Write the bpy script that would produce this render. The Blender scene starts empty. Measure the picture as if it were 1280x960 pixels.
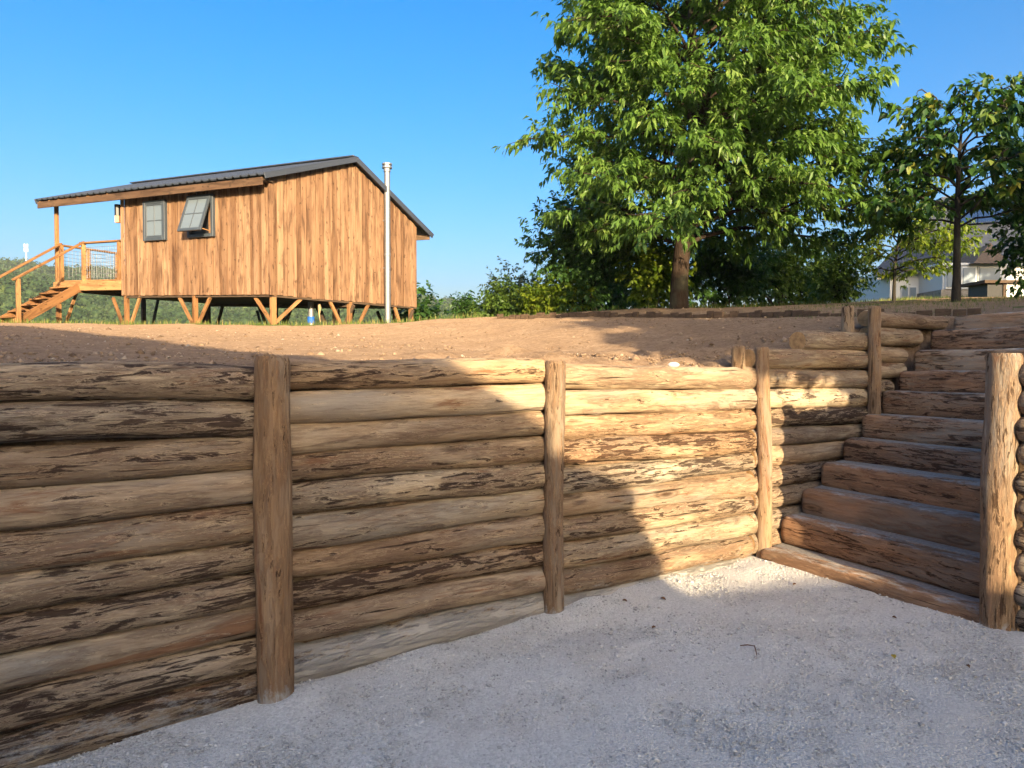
import bpy, bmesh, math, random
import numpy as np
from mathutils import Matrix, Vector, noise as mnoise
R = math.radians
scene = bpy.context.scene
COL = scene.collection

# ------------------------------------------------------------ camera
F, PITCH, CAM_Z = 900.0 / 1280.0, math.atan(25 / 900), 1.5
cd = bpy.data.cameras.new('camera')
cam = bpy.data.objects.new('camera', cd); COL.objects.link(cam)
cd.sensor_width = 36; cd.lens = 36 * F; cd.clip_start = 0.05; cd.clip_end = 6000
cam.location = (0, 0, CAM_Z); cam.rotation_euler = (math.pi / 2 - PITCH, 0, 0)
scene.camera = cam

# ------------------------------------------------------------ sky and sun
SUN_EL = 12.3; SAT = 1.5
SX, SY = 0.27, -math.sqrt(1 - 0.27 ** 2)              # horizontal direction to the sun
world = bpy.data.worlds.new('World'); scene.world = world; world.use_nodes = True
wn = world.node_tree.nodes; wl = world.node_tree.links
wn.clear()
sky = wn.new('ShaderNodeTexSky'); sky.sky_type = 'NISHITA'; sky.sun_disc = False
sky.sun_elevation = R(SUN_EL); sky.sun_rotation = math.atan2(SX, SY)
sky.altitude = 300; sky.air_density = 0.8; sky.dust_density = 7.0; sky.ozone_density = 2.0
bg = wn.new('ShaderNodeBackground'); bg.inputs['Strength'].default_value = 0.15
wo = wn.new('ShaderNodeOutputWorld')
hs = wn.new('ShaderNodeHueSaturation'); hs.inputs['Saturation'].default_value = SAT
wl.new(sky.outputs[0], hs.inputs['Color']); wl.new(hs.outputs[0], bg.inputs['Color']); wl.new(bg.outputs[0], wo.inputs['Surface'])
sl = bpy.data.lights.new('sun', 'SUN'); sl.energy = 4.7; sl.angle = R(0.45); sl.color = (1.0, 0.80, 0.52)
sun = bpy.data.objects.new('sun', sl); COL.objects.link(sun)
ce = math.cos(R(SUN_EL))
sun.rotation_euler = Vector((SX * ce, SY * ce, math.sin(R(SUN_EL)))).to_track_quat('Z', 'Y').to_euler()
sun.location = (8, -28, 9)
vs = scene.view_settings
vs.view_transform = 'Standard'; vs.look = 'None'; vs.gamma = 1; vs.exposure = 1.43; vs.use_curve_mapping = False

# ------------------------------------------------------------ helpers
W = {}
def tag(o, label=None, cat=None, group=None, kind=None):
    if label: o['label'] = label
    if cat: o['category'] = cat
    if group: o['group'] = group
    if kind: o['kind'] = kind
    return o
def link(o, mtx=None, parent=None):
    COL.objects.link(o)
    mtx = mtx or Matrix()
    W[o.name] = mtx
    if parent is not None:
        o.parent = parent; o.matrix_parent_inverse = W[parent.name].inverted()
    o.matrix_basis = mtx
    return o
def thing(name, loc, label, cat, group=None):
    o = bpy.data.objects.new(name, None); o.empty_display_size = 0.2
    link(o, Matrix.Translation(Vector(loc)))
    return tag(o, label, cat, group)
def mesh(name, v, f, mats, smooth=False):
    me = bpy.data.meshes.new(name)
    if isinstance(f, np.ndarray):
        v = np.asarray(v, dtype=np.float32); nv, nf, k = len(v), len(f), f.shape[1]
        me.vertices.add(nv); me.vertices.foreach_set('co', v.ravel())
        me.loops.add(nf * k); me.loops.foreach_set('vertex_index', f.astype(np.int32).ravel())
        me.polygons.add(nf); me.polygons.foreach_set('loop_start', np.arange(0, nf * k, k, dtype=np.int32))
        me.update(calc_edges=True)
    else:
        me.from_pydata([tuple(map(float, q)) for q in v], [], f)
    for m in (mats if isinstance(mats, (list, tuple)) else [mats]): me.materials.append(m)
    if smooth: me.polygons.foreach_set('use_smooth', np.ones(len(me.polygons), dtype=bool))
    me.update()
    return me
def attr(me, name, vals):
    a = me.attributes.new(name, 'FLOAT', 'POINT'); a.data.foreach_set('value', np.asarray(vals, dtype=np.float32))
def obj(name, me, mtx=None, parent=None):
    return link(bpy.data.objects.new(name, me), mtx, parent)
def frame(p, x, up=(0, 0, 1)):
    x = Vector(x).normalized(); up = Vector(up)
    y = up.cross(x).normalized(); z = x.cross(y)
    m = Matrix((x, y, z)).transposed().to_4x4(); m.translation = Vector(p)
    return m
BOXF = [(0, 3, 2, 1), (4, 5, 6, 7), (0, 1, 5, 4), (1, 2, 6, 5), (2, 3, 7, 6), (3, 0, 4, 7)]
def boxmesh(name, sx, sy, sz, mat, bev=0.0):
    x, y, z = sx / 2, sy / 2, sz / 2
    v = [(-x, -y, -z), (x, -y, -z), (x, y, -z), (-x, y, -z), (-x, -y, z), (x, -y, z), (x, y, z), (-x, y, z)]
    if bev <= 0: return mesh(name, v, BOXF, mat)
    bm = bmesh.new(); bv = [bm.verts.new(q) for q in v]
    for q in BOXF: bm.faces.new([bv[i] for i in q])
    bmesh.ops.bevel(bm, geom=list(bm.edges), offset=min(bev, x * .6, y * .6, z * .6), segments=1, affect='EDGES', clamp_overlap=True)
    me = bpy.data.meshes.new(name); bm.to_mesh(me); bm.free(); me.materials.append(mat)
    return me
def beam(name, p0, p1, w, h, mat, parent=None, up=(0, 0, 1), bev=0.006):
    p0, p1 = Vector(p0), Vector(p1); d = p1 - p0
    return obj(name, boxmesh(name, d.length, w, h, mat, bev), frame((p0 + p1) / 2, d, up), parent)
def poly(name, v, f, mat, parent=None, smooth=False):
    c = Vector(np.mean(np.array(v, dtype=float), axis=0))
    return obj(name, mesh(name, [tuple(Vector(q) - c) for q in v], f, mat, smooth), Matrix.Translation(c), parent)
def tube_arrays(pts, rad, n=8):
    """tapered tube along a polyline"""
    pts = np.asarray(pts, float); rad = np.asarray(rad, float)
    T = np.gradient(pts, axis=0); T /= np.linalg.norm(T, axis=1)[:, None] + 1e-9
    ref = np.where(np.abs(T[:, 2:3]) > .9, np.array([[1., 0, 0]]), np.array([[0, 0, 1.]]))
    A = np.cross(T, ref); A /= np.linalg.norm(A, axis=1)[:, None]; B = np.cross(T, A)
    a = np.linspace(0, 2 * np.pi, n, endpoint=False)
    V = pts[:, None] + rad[:, None, None] * (np.cos(a)[None, :, None] * A[:, None] + np.sin(a)[None, :, None] * B[:, None])
    k = len(pts); i = np.arange(k - 1)[:, None] * n; j = np.arange(n)[None]; j2 = (j + 1) % n
    Fq = np.stack([i + j, i + j2, i + n + j2, i + n + j], -1).reshape(-1, 4)
    return V.reshape(-1, 3), Fq
class Geo:
    def __init__(s): s.v, s.f, s.n = [], [], 0
    def add(s, v, f): s.v.append(v); s.f.append(f + s.n); s.n += len(v)
    def tube(s, p, r, n=8): s.add(*tube_arrays(p, r, n))
    def mesh(s, name, mat, smooth=True): return mesh(name, np.concatenate(s.v), np.concatenate(s.f), mat, smooth)
def at(px, py, Y):
    """world point at depth Y along the sight line measured in the photograph"""
    x, z = (px - 640) / 900, -(py - 480) / 900
    c, s = math.cos(PITCH), math.sin(PITCH)
    ry, rz = c + z * s, -s + z * c
    return Vector((x * Y / ry, Y, CAM_Z + rz * Y / ry))
def sstep(a, b, x):
    t = np.clip((x - a) / (b - a), 0, 1); return t * t * (3 - 2 * t)
# value noise for terrain
_rs = np.random.RandomState(3); _tab = _rs.rand(256, 256)
def vnoise(x, y):
    x = np.asarray(x, float); y = np.asarray(y, float)
    xi, yi = np.floor(x).astype(int), np.floor(y).astype(int); fx, fy = x - xi, y - yi
    fx, fy = fx * fx * (3 - 2 * fx), fy * fy * (3 - 2 * fy)
    g = lambda a, b: _tab[a % 256, b % 256]
    return ((g(xi, yi) * (1 - fx) + g(xi + 1, yi) * fx) * (1 - fy) + (g(xi, yi + 1) * (1 - fx) + g(xi + 1, yi + 1) * fx) * fy) - .5

# ------------------------------------------------------------ materials
class NT:
    def __init__(s, name):
        s.m = bpy.data.materials.new(name); s.m.use_nodes = True
        s.t = s.m.node_tree; s.b = s.t.nodes['Principled BSDF']; s.out = s.t.nodes['Material Output']
    def n(s, typ, **kw):
        q = s.t.nodes.new('ShaderNode' + typ)
        for k, v in kw.items(): setattr(q, k, v)
        return q
    def l(s, a, b): s.t.links.new(a, b)
    def set(s, sock, v):
        if hasattr(v, 'links') or isinstance(v, bpy.types.NodeSocket): s.l(v, sock)
        else: sock.default_value = v
    def coord(s, kind='Object', scale=(1, 1, 1), rnd=True):
        tc = s.n('TexCoord').outputs[kind]
        if rnd:
            oi = s.n('ObjectInfo').outputs['Random']
            cv = s.n('VectorMath', operation='SCALE'); cv.inputs[0].default_value = (37.3, 51.7, 83.1); s.l(oi, cv.inputs['Scale'])
            ad = s.n('VectorMath', operation='ADD'); s.l(tc, ad.inputs[0]); s.l(cv.outputs[0], ad.inputs[1]); tc = ad.outputs[0]
        ml = s.n('VectorMath', operation='MULTIPLY'); s.l(tc, ml.inputs[0]); ml.inputs[1].default_value = scale
        return ml.outputs[0]
    def noise(s, vec, scale=1, detail=5, rough=.6, dist=0.0):
        q = s.n('TexNoise'); s.l(vec, q.inputs['Vector'])
        for k, v in (('Scale', scale), ('Detail', detail), ('Roughness', rough), ('Distortion', dist)): q.inputs[k].default_value = v
        return q.outputs[0]
    def ramp(s, fac, stops, interp='LINEAR'):
        q = s.n('ValToRGB'); s.l(fac, q.inputs[0]); q.color_ramp.interpolation = interp
        e = q.color_ramp.elements
        while len(e) < len(stops): e.new(.5)
        for el, (p, c) in zip(e, stops):
            el.position = p; el.color = (c, c, c, 1) if isinstance(c, (int, float)) else (*c, 1)
        return q.outputs[0]
    def mix(s, fac, a, b, mode='MIX'):
        q = s.n('Mix', data_type='RGBA', blend_type=mode)
        for sock, v in ((q.inputs[0], fac), (q.inputs[6], a), (q.inputs[7], b)):
            if isinstance(v, bpy.types.NodeSocket): s.l(v, sock)
            else: sock.default_value = v if isinstance(v, (int, float)) else (*v, 1)
        return q.outputs[2]
    def math(s, op, a, b=0.0, clamp=False):
        q = s.n('Math', operation=op); q.use_clamp = clamp
        for sock, v in ((q.inputs[0], a), (q.inputs[1], b)):
            if isinstance(v, bpy.types.NodeSocket): s.l(v, sock)
            else: sock.default_value = v
        return q.outputs[0]
    def bump(s, h, strength=.5, dist=.01, prev=None):
        q = s.n('Bump'); s.l(h, q.inputs['Height']); q.inputs['Strength'].default_value = strength; q.inputs['Distance'].default_value = dist
        if prev is not None: s.l(prev, q.inputs['Normal'])
        return q.outputs[0]
    def attr(s, name): return s.n('Attribute', attribute_name=name).outputs['Fac']
    def done(s, col, rough=.8, normal=None, spec=.3, metal=0.0):
        s.set(s.b.inputs['Base Color'], col if isinstance(col, bpy.types.NodeSocket) else (*col, 1))
        s.set(s.b.inputs['Roughness'], rough); s.b.inputs['Specular IOR Level'].default_value = spec; s.b.inputs['Metallic'].default_value = metal
        if normal is not None: s.l(normal, s.b.inputs['Normal'])
        return s.m

def m_log(name, cream, tan, bark, bark_bias=0.0):
    s = NT(name)
    # streaks run along local x
    v1 = s.coord(scale=(2.6, 26, 26)); v2 = s.coord(scale=(2.6, 15, 15)); v3 = s.coord(scale=(7, 110, 110)); v4 = s.coord(scale=(1.1, 4, 4)); v6 = s.coord(scale=(9, 48, 48))
    rnd = s.n('ObjectInfo').outputs['Random']
    n1 = s.noise(v1, 1, 7, .68, .6); n2 = s.noise(v2, 1, 10, .72, 1.0); n3 = s.noise(v3, 1, 4, .65); n4 = s.noise(v4, 1, 5, .6, .4); n6 = s.noise(v6, 1, 6, .7, .5)
    wood = s.ramp(n1, [(.30, tuple(c * .8 for c in tan)), (.45, tuple(.45 * a + .55 * b for a, b in zip(cream, tan))), (.56, cream), (.74, tuple(min(1, c * 1.18) for c in cream))])
    wood = s.mix(.65, wood, s.ramp(n3, [(.3, (.5, .45, .4)), (.56, (1, 1, 1))]), 'MULTIPLY')
    # weathered brown and grey areas
    wood = s.mix(s.ramp(n4, [(.36, 0.0), (.60, .8)]), wood, (.33, .235, .15))
    n7 = s.noise(s.coord(scale=(.7, 3.0, 3.0)), 1, 4, .6)
    wood = s.mix(s.ramp(n7, [(.48, 0.0), (.64, .65)]), wood, (.40, .37, .31))
    # red inner bark
    n5 = s.noise(s.coord(scale=(1.0, 7, 7)), 1.0, 7, .65, .5)
    wood = s.mix(s.ramp(n5, [(.59, 0.0), (.65, .7)]), wood, (.25, .105, .045))
    # thin inner bark in broad soft patches, darker outer bark left in ragged flecks and strips
    sh = s.math('MULTIPLY_ADD', rnd, .12); sh.node.inputs[2].default_value = -.05 + bark_bias
    big = s.math('MULTIPLY', s.math('SUBTRACT', n4, .5), .35)
    nb = s.math('ADD', s.math('ADD', s.math('ADD', s.math('MULTIPLY', n2, .6), s.math('MULTIPLY', n6, .4)), sh), big)
    soft = s.ramp(nb, [(.46, 0.0), (.56, 1.0)])
    icol = s.mix(s.ramp(n6, [(.35, 0.0), (.65, 1.0)]), tuple(c * 1.7 for c in bark), tuple(c * 3.2 for c in bark))
    col = s.mix(s.math('MULTIPLY', soft, .62), wood, icol)
    n8 = s.noise(s.coord(scale=(4.2, 34, 34)), 1, 9, .74, .9)
    nf = s.math('ADD', s.math('ADD', s.math('MULTIPLY', n8, .8), s.math('MULTIPLY', nb, .35)), s.math('MULTIPLY_ADD', s.math('FRACT', s.math('MULTIPLY', rnd, 13.7)), .09))
    nf.node.inputs[1].links[0].from_node.inputs[2].default_value = -.122 + bark_bias * .6
    bm_ = s.ramp(nf, [(.528, 0.0), (.565, 1.0)])
    bcol = s.mix(s.ramp(n3, [(.35, 0.0), (.7, .8)]), tuple(c * 1.2 for c in bark), tuple(c * .4 for c in bark))
    col = s.mix(s.math('MULTIPLY', bm_, .9), col, bcol)
    # pale torn fibres along the flake edges
    ed = s.ramp(nf, [(.49, 0.0), (.515, .65), (.53, 0.0)])
    col = s.mix(ed, col, tuple(min(1, c * 1.25) for c in cream))
    # knots and drying cracks
    vo = s.n('TexVoronoi'); s.l(s.coord(scale=(1.3, 5, 5)), vo.inputs['Vector']); vo.inputs['Scale'].default_value = 1
    kd = s.math('ADD', vo.outputs['Distance'], s.math('MULTIPLY', s.math('SUBTRACT', n6, .5), .12))
    kn = s.ramp(kd, [(.05, 1.0), (.10, .25), (.14, .7), (.19, 0.0)])
    col = s.mix(s.math('MULTIPLY', kn, .8), col, (.07, .042, .024))
    cr = s.noise(s.coord(scale=(.9, 46, 46)), 1, 3, .5, .35)
    crk = s.ramp(cr, [(.29, 1.0), (.325, 0.0)])
    col = s.mix(s.math('MULTIPLY', crk, .85), col, (.035, .022, .014))
    tone = s.ramp(s.math('FRACT', s.math('MULTIPLY', rnd, 7.31)), [(0, (.70, .64, .60)), (.2, (.95, .92, .92)), (.4, (.88, .76, .66)), (.6, (1.0, .99, .98)), (.8, (.84, .82, .82)), (1, (1.10, 1.07, 1.02))])
    col = s.mix(1.0, col, tone, 'MULTIPLY')
    # stone dust brought up from the gravel
    du = s.attr('dust'); dn = s.noise(s.coord(scale=(7, 16, 16)), 1, 9, .8)
    dm = s.ramp(s.math('ADD', s.math('MULTIPLY', du, .62), s.math('SUBTRACT', dn, .5)), [(.30, 0.0), (.44, 1.0)])
    col = s.mix(s.math('MULTIPLY', dm, .8), col, (.52, .50, .46))
    h = s.math('SUBTRACT', s.math('ADD', s.math('ADD', s.math('MULTIPLY', bm_, .8), s.math('MULTIPLY', soft, .4)), s.math('ADD', s.math('MULTIPLY', n3, .45), s.math('MULTIPLY', n6, .6))), s.math('MULTIPLY', crk, 1.2))
    s.b.inputs['Diffuse Roughness'].default_value = .6
    return s.done(col, .85, s.bump(h, 1.0, .016), .2)
def m_plain(name, col, rough=.7, var=.25, scale=(6, 6, 6), metal=0.0, bump=.2, spec=.3, rnd=True):
    s = NT(name); n = s.noise(s.coord(scale=scale, rnd=rnd), 1, 6, .65)
    c = s.mix(s.ramp(n, [(.3, 0.0), (.7, 1.0)]), tuple(x * (1 - var) for x in col), tuple(min(.95, x * (1 + var)) for x in col))
    return s.done(c, rough, s.bump(n, bump, .01), spec, metal)
def m_plank(name, light, mid, dark, knots=.6):
    s = NT(name); rnd = s.n('ObjectInfo').outputs['Random']
    n1 = s.noise(s.coord(scale=(.9, 22, 22)), 1, 7, .65, .5); n2 = s.noise(s.coord(scale=(1.3, 8, 8)), 1, 6, .65, .5); n3 = s.noise(s.coord(scale=(.5, 2, 2)), 1, 3, .5)
    col = s.ramp(n1, [(.3, mid), (.6, light)])
    col = s.mix(s.ramp(n2, [(.46, 0.0), (.66, .85)]), col, dark)
    col = s.mix(s.ramp(n3, [(.5, 0.0), (.7, .4)]), col, tuple(c * 1.5 for c in dark))
    # knots of uneven size
    kx = s.noise(s.coord(scale=(7, 13, 13)), 1, 2, .4, .4)
    col = s.mix(s.ramp(kx, [(.655, 0.0), (.70, knots)]), col, tuple(c * .55 for c in dark))
    tone = s.ramp(s.math('FRACT', s.math('MULTIPLY', rnd, 5.77)), [(0, (.60, .52, .46)), (.3, (.86, .80, .75)), (.7, (1.02, .98, .94)), (1, (1.16, 1.14, 1.1))])
    col = s.mix(1.0, col, tone, 'MULTIPLY')
    return s.done(col, .75, s.bump(n1, .3, .006), .2)
def m_leaf(name, cols, trans=.35, rough=.42):
    s = NT(name); a = s.attr('tint')
    k = len(cols); col = s.ramp(a, [(i / max(1, k - 1), c) for i, c in enumerate(cols)])
    s.done(col, rough, None, .4)
    tr = s.n('BsdfTranslucent'); s.l(s.mix(1.0, col, (1.25, 1.35, .45), 'MULTIPLY'), tr.inputs['Color'])
    mx = s.n('MixShader'); mx.inputs[0].default_value = trans
    s.l(s.b.outputs[0], mx.inputs[1]); s.l(tr.outputs[0], mx.inputs[2]); s.l(mx.outputs[0], s.out.inputs['Surface'])
    return s.m
def m_bark(name, col):
    s = NT(name); n = s.noise(s.coord(scale=(24, 24, 6)), 1, 8, .7, .6); n2 = s.noise(s.coord(scale=(2, 2, 2)), 1, 3)
    c = s.ramp(n, [(.3, tuple(x * .4 for x in col)), (.62, col), (.8, tuple(x * 1.5 for x in col))])
    c = s.mix(s.ramp(n2, [(.55, 0.0), (.7, .4)]), c, (.11, .12, .08))
    return s.done(c, .9, s.bump(n, .9, .03), .2)

M = {}
M['log'] = m_log('peeled_log', (.64, .51, .335), (.42, .295, .18), (.085, .054, .037), -.02)
M['log_pale'] = m_log('lit_tone_peeled_log', (.68, .535, .34), (.47, .325, .19), (.11, .066, .042), -.035)  # less bark, and colour lightened to brighten mainly the sunlit logs
M['post'] = m_log('debarked_post', (.50, .35, .20), (.31, .20, .108), (.12, .07, .038), -.035)
M['step'] = m_log('stair_log', (.58, .34, .19), (.40, .21, .11), (.11, .06, .036), -.03)
M['old_stake'] = m_plain('weathered_stake', (.11, .07, .043), .9, .45, (30, 9, 9), bump=.6)
M['plank'] = m_plank('larch_plank', (.345, .222, .136), (.24, .14, .082), (.085, .045, .027))
M['timber'] = m_plank('orange_timber', (.42, .235, .105), (.30, .15, .065), (.10, .05, .023))
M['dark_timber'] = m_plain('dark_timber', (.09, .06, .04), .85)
M['fascia'] = m_plank('weathered_fascia', (.22, .15, .10), (.16, .10, .066), (.06, .04, .027))
M['metal_roof'] = m_plain('grey_metal_roof', (.085, .098, .125), .42, .08, (2, 2, 2), .5, .05, .5)
M['frame_grey'] = m_plain('grey_window_frame', (.055, .068, .085), .4, .05, bump=.02)
M['steel'] = m_plain('galvanised_steel', (.30, .31, .32), .5, .12, (5, 5, 30), .7, .05, .5)
M['white'] = m_plain('white_paint', (.78, .78, .76), .6, .04, bump=.05)
M['blue'] = m_plain('blue_collar', (.02, .13, .55), .5, .05)
M['black'] = m_plain('black_paint', (.02, .02, .022), .4, .05)
s = NT('window_glass'); M['glass'] = s.done((.20, .25, .30), .3, None, .4)
s = NT('curtain_pane'); M['pane'] = s.done((.15, .185, .215), .08, None, .8)
M['end'] = m_plain('sawn_log_end', (.40, .24, .11), .85, .4, (3, 22, 22), bump=.3)
M['bark_dark'] = m_bark('dark_bark', (.062, .041, .028))
M['bark_grey'] = m_bark('grey_bark', (.055, .046, .036))

# ------------------------------------------------------------ ground plan
P1 = np.array([-1.079, 3.230]); P3 = np.array([1.891, 5.541])
U = np.array([.7892, .6142]); N = np.array([-.6142, .7892])       # along / behind the front wall
V = np.array([.814, .581]); VN = np.array([-.581, .814])          # along / behind the stair cheek wall
RD = np.array([.459, -.889]); RN = np.array([.889, .459])         # along the steps / up the stair
P5 = np.array([2.74, 4.03])                                       # post at the right foot of the stair
PIT = [P1 - 14 * U + .13 * N, P3 + .13 * N - .02 * U, P3 + 3.5 * V + .12 * VN, P3 + 3.5 * V + 1.8 * RD, P5 + .1 * RN, P5 + 7 * RD + .2 * RN, np.array([6, -30.]), np.array([-25, -30.]), np.array([-25, -5.])]
def in_pit(x, y):
    c = np.zeros(x.shape, bool); k = len(PIT)
    for i in range(k):
        a, b = PIT[i], PIT[(i + 1) % k]
        t = (a[1] > y) != (b[1] > y)
        with np.errstate(divide='ignore', invalid='ignore'):
            xi = (b[0] - a[0]) * (y - a[1]) / (b[1] - a[1]) + a[0]
        c ^= t & (x < xi)
    return c
RID = ([-180, -60, -40, -30, -20, -10, -6, 0, 12, 25, 60, 180], [5.0, 7.4, 7.2, 6.2, 5.6, 5.0, 4.2, 3.6, 3.2, 2.4, 3.0, 5.0])
def ridge(phi): return np.interp(phi, *RID)
def upper(x, y):
    x = np.asarray(x, float); y = np.asarray(y, float)
    rx, ry = x - P1[0], y - P1[1]
    u = rx * U[0] + ry * U[1]; d = rx * N[0] + ry * N[1]
    base = 1.43 + .52 * sstep(3.7, 6.4, u) + .38 * sstep(6.4, 11, u)
    top = np.interp(u, [-60, 0, 4.9, 6, 9, 60], [2.5, 2.5, 2.35, 2.36, 2.52, 2.52])
    dm = np.interp(u, [-60, 0, 4.9, 9.5, 60], [18, 18, 12.3, 5.2, 5.2])
    g = np.clip(d / dm, 0, 1)
    z = base + np.maximum(top - base, 0) * g
    w = sstep(8, 12, u)
    z = z + np.clip(.075 * (u - 10), 0, 2.2) * sstep(0, 2, d + 3)
    z = z - (1 - w) * (.11 * np.clip(d - dm - .6, 0, 7) + 16 * sstep(dm + 5.5, dm + 60, d))
    z = z + .05 * vnoise(x * .8, y * .8) * np.clip(d, 0, 1)
    return z
def ground_z(x, y):
    x = np.asarray(x, float); y = np.asarray(y, float)
    z = upper(x, y)
    r = np.hypot(x, y); phi = np.degrees(np.arctan2(x, y))
    H = 500 * np.tan(np.radians(ridge(phi)))
    hill = -14 + (H + 14) * np.clip((r - 90) / 410, 0, 1) ** .85
    hill = np.where(r > 500, H * (1 - .5 * sstep(500, 1500, r)), hill)
    hill = hill + (vnoise(x / 55, y / 55) * 10 + vnoise(x / 120 + 9, y / 120) * 16) * sstep(120, 240, r)
    t = sstep(45, 110, r)
    return z * (1 - t) + hill * t
def axis(lo, hi, fine, grow, end):
    a = list(np.arange(lo, hi + 1e-6, fine)); s_ = fine
    b = a[-1]
    while b < end: s_ *= grow; b += s_; a.append(b)
    s_ = fine; b = a[0]; pre = []
    while b > -end: s_ *= grow; b -= s_; pre.append(b)
    return np.array(pre[::-1] + a)
gx = axis(-9, 8, .09, 1.07, 2600); gy = axis(1.5, 15, .09, 1.07, 2600)
GX, GY = np.meshgrid(gx, gy)
Z = ground_z(GX, GY)
rx, ry = GX - P1[0], GY - P1[1]; uu = rx * U[0] + ry * U[1]; dd = rx * N[0] + ry * N[1]
near = (GX > -14) & (GX < 14) & (GY < 22)
# crumbly soil, heaped up beside the corner post
cl = np.zeros_like(Z)
for sc, am in ((2.1, .03), (4.6, .034), (9, .03), (17, .022)): cl += vnoise(GX * sc + sc, GY * sc) * am * 2
heap = np.exp(-(((uu - 3.5) / 1.6) ** 2 + ((dd - 1.0) / .8) ** 2)) * .07
rough = .22 + 1.0 * np.exp(-(((uu - 3.2) / 2.2) ** 2 + ((dd - .9) / .9) ** 2))
Z = np.where(near, Z + cl * rough + heap, Z)
pit = in_pit(GX, GY)
Z[pit] = -.35
ny, nx = Z.shape
idx = np.arange(nx * ny).reshape(ny, nx)
FQ = np.stack([idx[:-1, :-1], idx[:-1, 1:], idx[1:, 1:], idx[1:, :-1]], -1).reshape(-1, 4)
dmx = np.interp(uu, [-60, 0, 4.9, 9.5, 60], [18, 18, 12.3, 5.2, 5.2])
grass = sstep(-.4, .6, dd - dmx + vnoise(GX * 1.3, GY * 1.3) * 1.2 + .25)
grass = np.maximum(grass, sstep(20, 26, np.hypot(GX, GY)))
grass = np.where((dd < 0) & (uu > 9), .8, grass)
s = NT('soil_and_grass')
c1 = s.coord(scale=(1, 1, 1), rnd=False)
n1 = s.noise(c1, 2.2, 9, .72); n2 = s.noise(c1, 18, 8, .75); n3 = s.noise(c1, 90, 3, .6)
soil = s.ramp(n1, [(.3, (.225, .148, .094)), (.55, (.305, .21, .136)), (.75, (.385, .28, .19))])
soil = s.mix(s.ramp(n2, [(.38, .85), (.56, 0.0)]), soil, (.18, .115, .07))
soil = s.mix(s.ramp(n3, [(.62, 0.0), (.72, .6)]), soil, (.50, .39, .28))
gr = s.ramp(s.noise(c1, 3, 7, .7), [(.3, (.035, .06, .012)), (.55, (.07, .10, .022)), (.75, (.15, .14, .05))])
gm = s.ramp(s.math('ADD', s.attr('grass'), s.math('MULTIPLY', s.math('SUBTRACT', n2, .5), .8)), [(.4, 0.0), (.6, 1.0)])
s.b.inputs['Diffuse Roughness'].default_value = 1.0
M['ground'] = s.done(s.mix(gm, soil, gr), .95, s.bump(s.math('ADD', n2, s.math('MULTIPLY', n3, .4)), .8, .03), .15)
gme = mesh('ground', np.stack([GX, GY, Z], -1).reshape(-1, 3), FQ, M['ground'], True)
attr(gme, 'grass', grass.ravel())
ground = tag(obj('ground', gme), 'bare brown soil terrace rising to a grassy crest', kind='structure')

def surf(x, y):   # upper ground with the crumbs left out
    return float(ground_z(x, y))

# ------------------------------------------------------------ gravel yard
ax = axis(-4.5, 4.0, .05, 1.12, 24); ay = np.concatenate([np.arange(-24, .8, .6), np.arange(.8, 6.6, .05)])
AX, AY = np.meshgrid(ax, ay)
def gravel_z(x, y):
    x = np.asarray(x, float); y = np.asarray(y, float)
    d = -((x - P1[0]) * N[0] + (y - P1[1]) * N[1]); u_ = (x - P1[0]) * U[0] + (y - P1[1]) * U[1]
    z = .03 * vnoise(x * .9, y * .9) + .025 * vnoise(x * 2.7 + 5, y * 2.7)
    bank = np.exp(-np.clip(d, 0, 9) / .16) * (-.012 + .03 * vnoise(u_ * 2.1, 3.3) + .03 * vnoise(u_ * 6, 8.1) + .05 * sstep(1.6, 2.4, u_) * (1 - sstep(2.4, 3.2, u_)))
    for pu in (0., 1.7): bank += np.exp(-(((u_ - pu - .06) / .16) ** 2 + ((d - .08) / .13) ** 2)) * .028
    e = (x - P3[0]) * -RN[0] + (y - P3[1]) * -RN[1]
    bank += np.exp(-np.clip(e, 0, 9) / .2) * .03 * (vnoise(x * 2, y * 2 + 7) + .35)
    return z + bank
GZ = gravel_z(AX, AY)
for sc, am in ((4.3, .010), (9, .009), (17, .007), (31, .006)): GZ = GZ + vnoise(AX * sc, AY * sc) * am
keep = in_pit(AX, AY)
ny, nx = AX.shape; idx = np.arange(nx * ny).reshape(ny, nx)
FQ = np.stack([idx[:-1, :-1], idx[:-1, 1:], idx[1:, 1:], idx[1:, :-1]], -1).reshape(-1, 4)
kk = keep.ravel()[FQ].any(1)
s = NT('limestone_gravel'); c1 = s.coord(rnd=False)
vo = s.n('TexVoronoi'); s.l(c1, vo.inputs['Vector']); vo.inputs['Scale'].default_value = 95
n1 = s.noise(c1, 1.6, 8, .68); n2 = s.noise(c1, 160, 3, .6)
cell = s.ramp(vo.outputs['Color'], [(.1, (.56, .54, .505)), (.5, (.70, .675, .63)), (.9, (.79, .765, .72))])
cell = s.mix(s.ramp(n1, [(.42, 0.0), (.66, .6)]), cell, (.64, .585, .52)); cell = s.mix(s.ramp(n1, [(.34, .15), (.46, 0.0)]), cell, (.46, .45, .43))
cell = s.mix(s.ramp(n2, [(.3, .4), (.5, 0.0)]), cell, (.42, .405, .38))
s.b.inputs['Diffuse Roughness'].default_value = .8
M['gravel'] = s.done(cell, .95, s.bump(s.math('SUBTRACT', 1.0, vo.outputs['Distance']), .8, .012, s.bump(n2, .5, .006)), .2)
tag(obj('gravel_yard', mesh('gravel_yard', np.stack([AX, AY, GZ], -1).reshape(-1, 3), FQ[kk], M['gravel'], True)), 'pale crushed limestone yard below the log wall', kind='structure')
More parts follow.
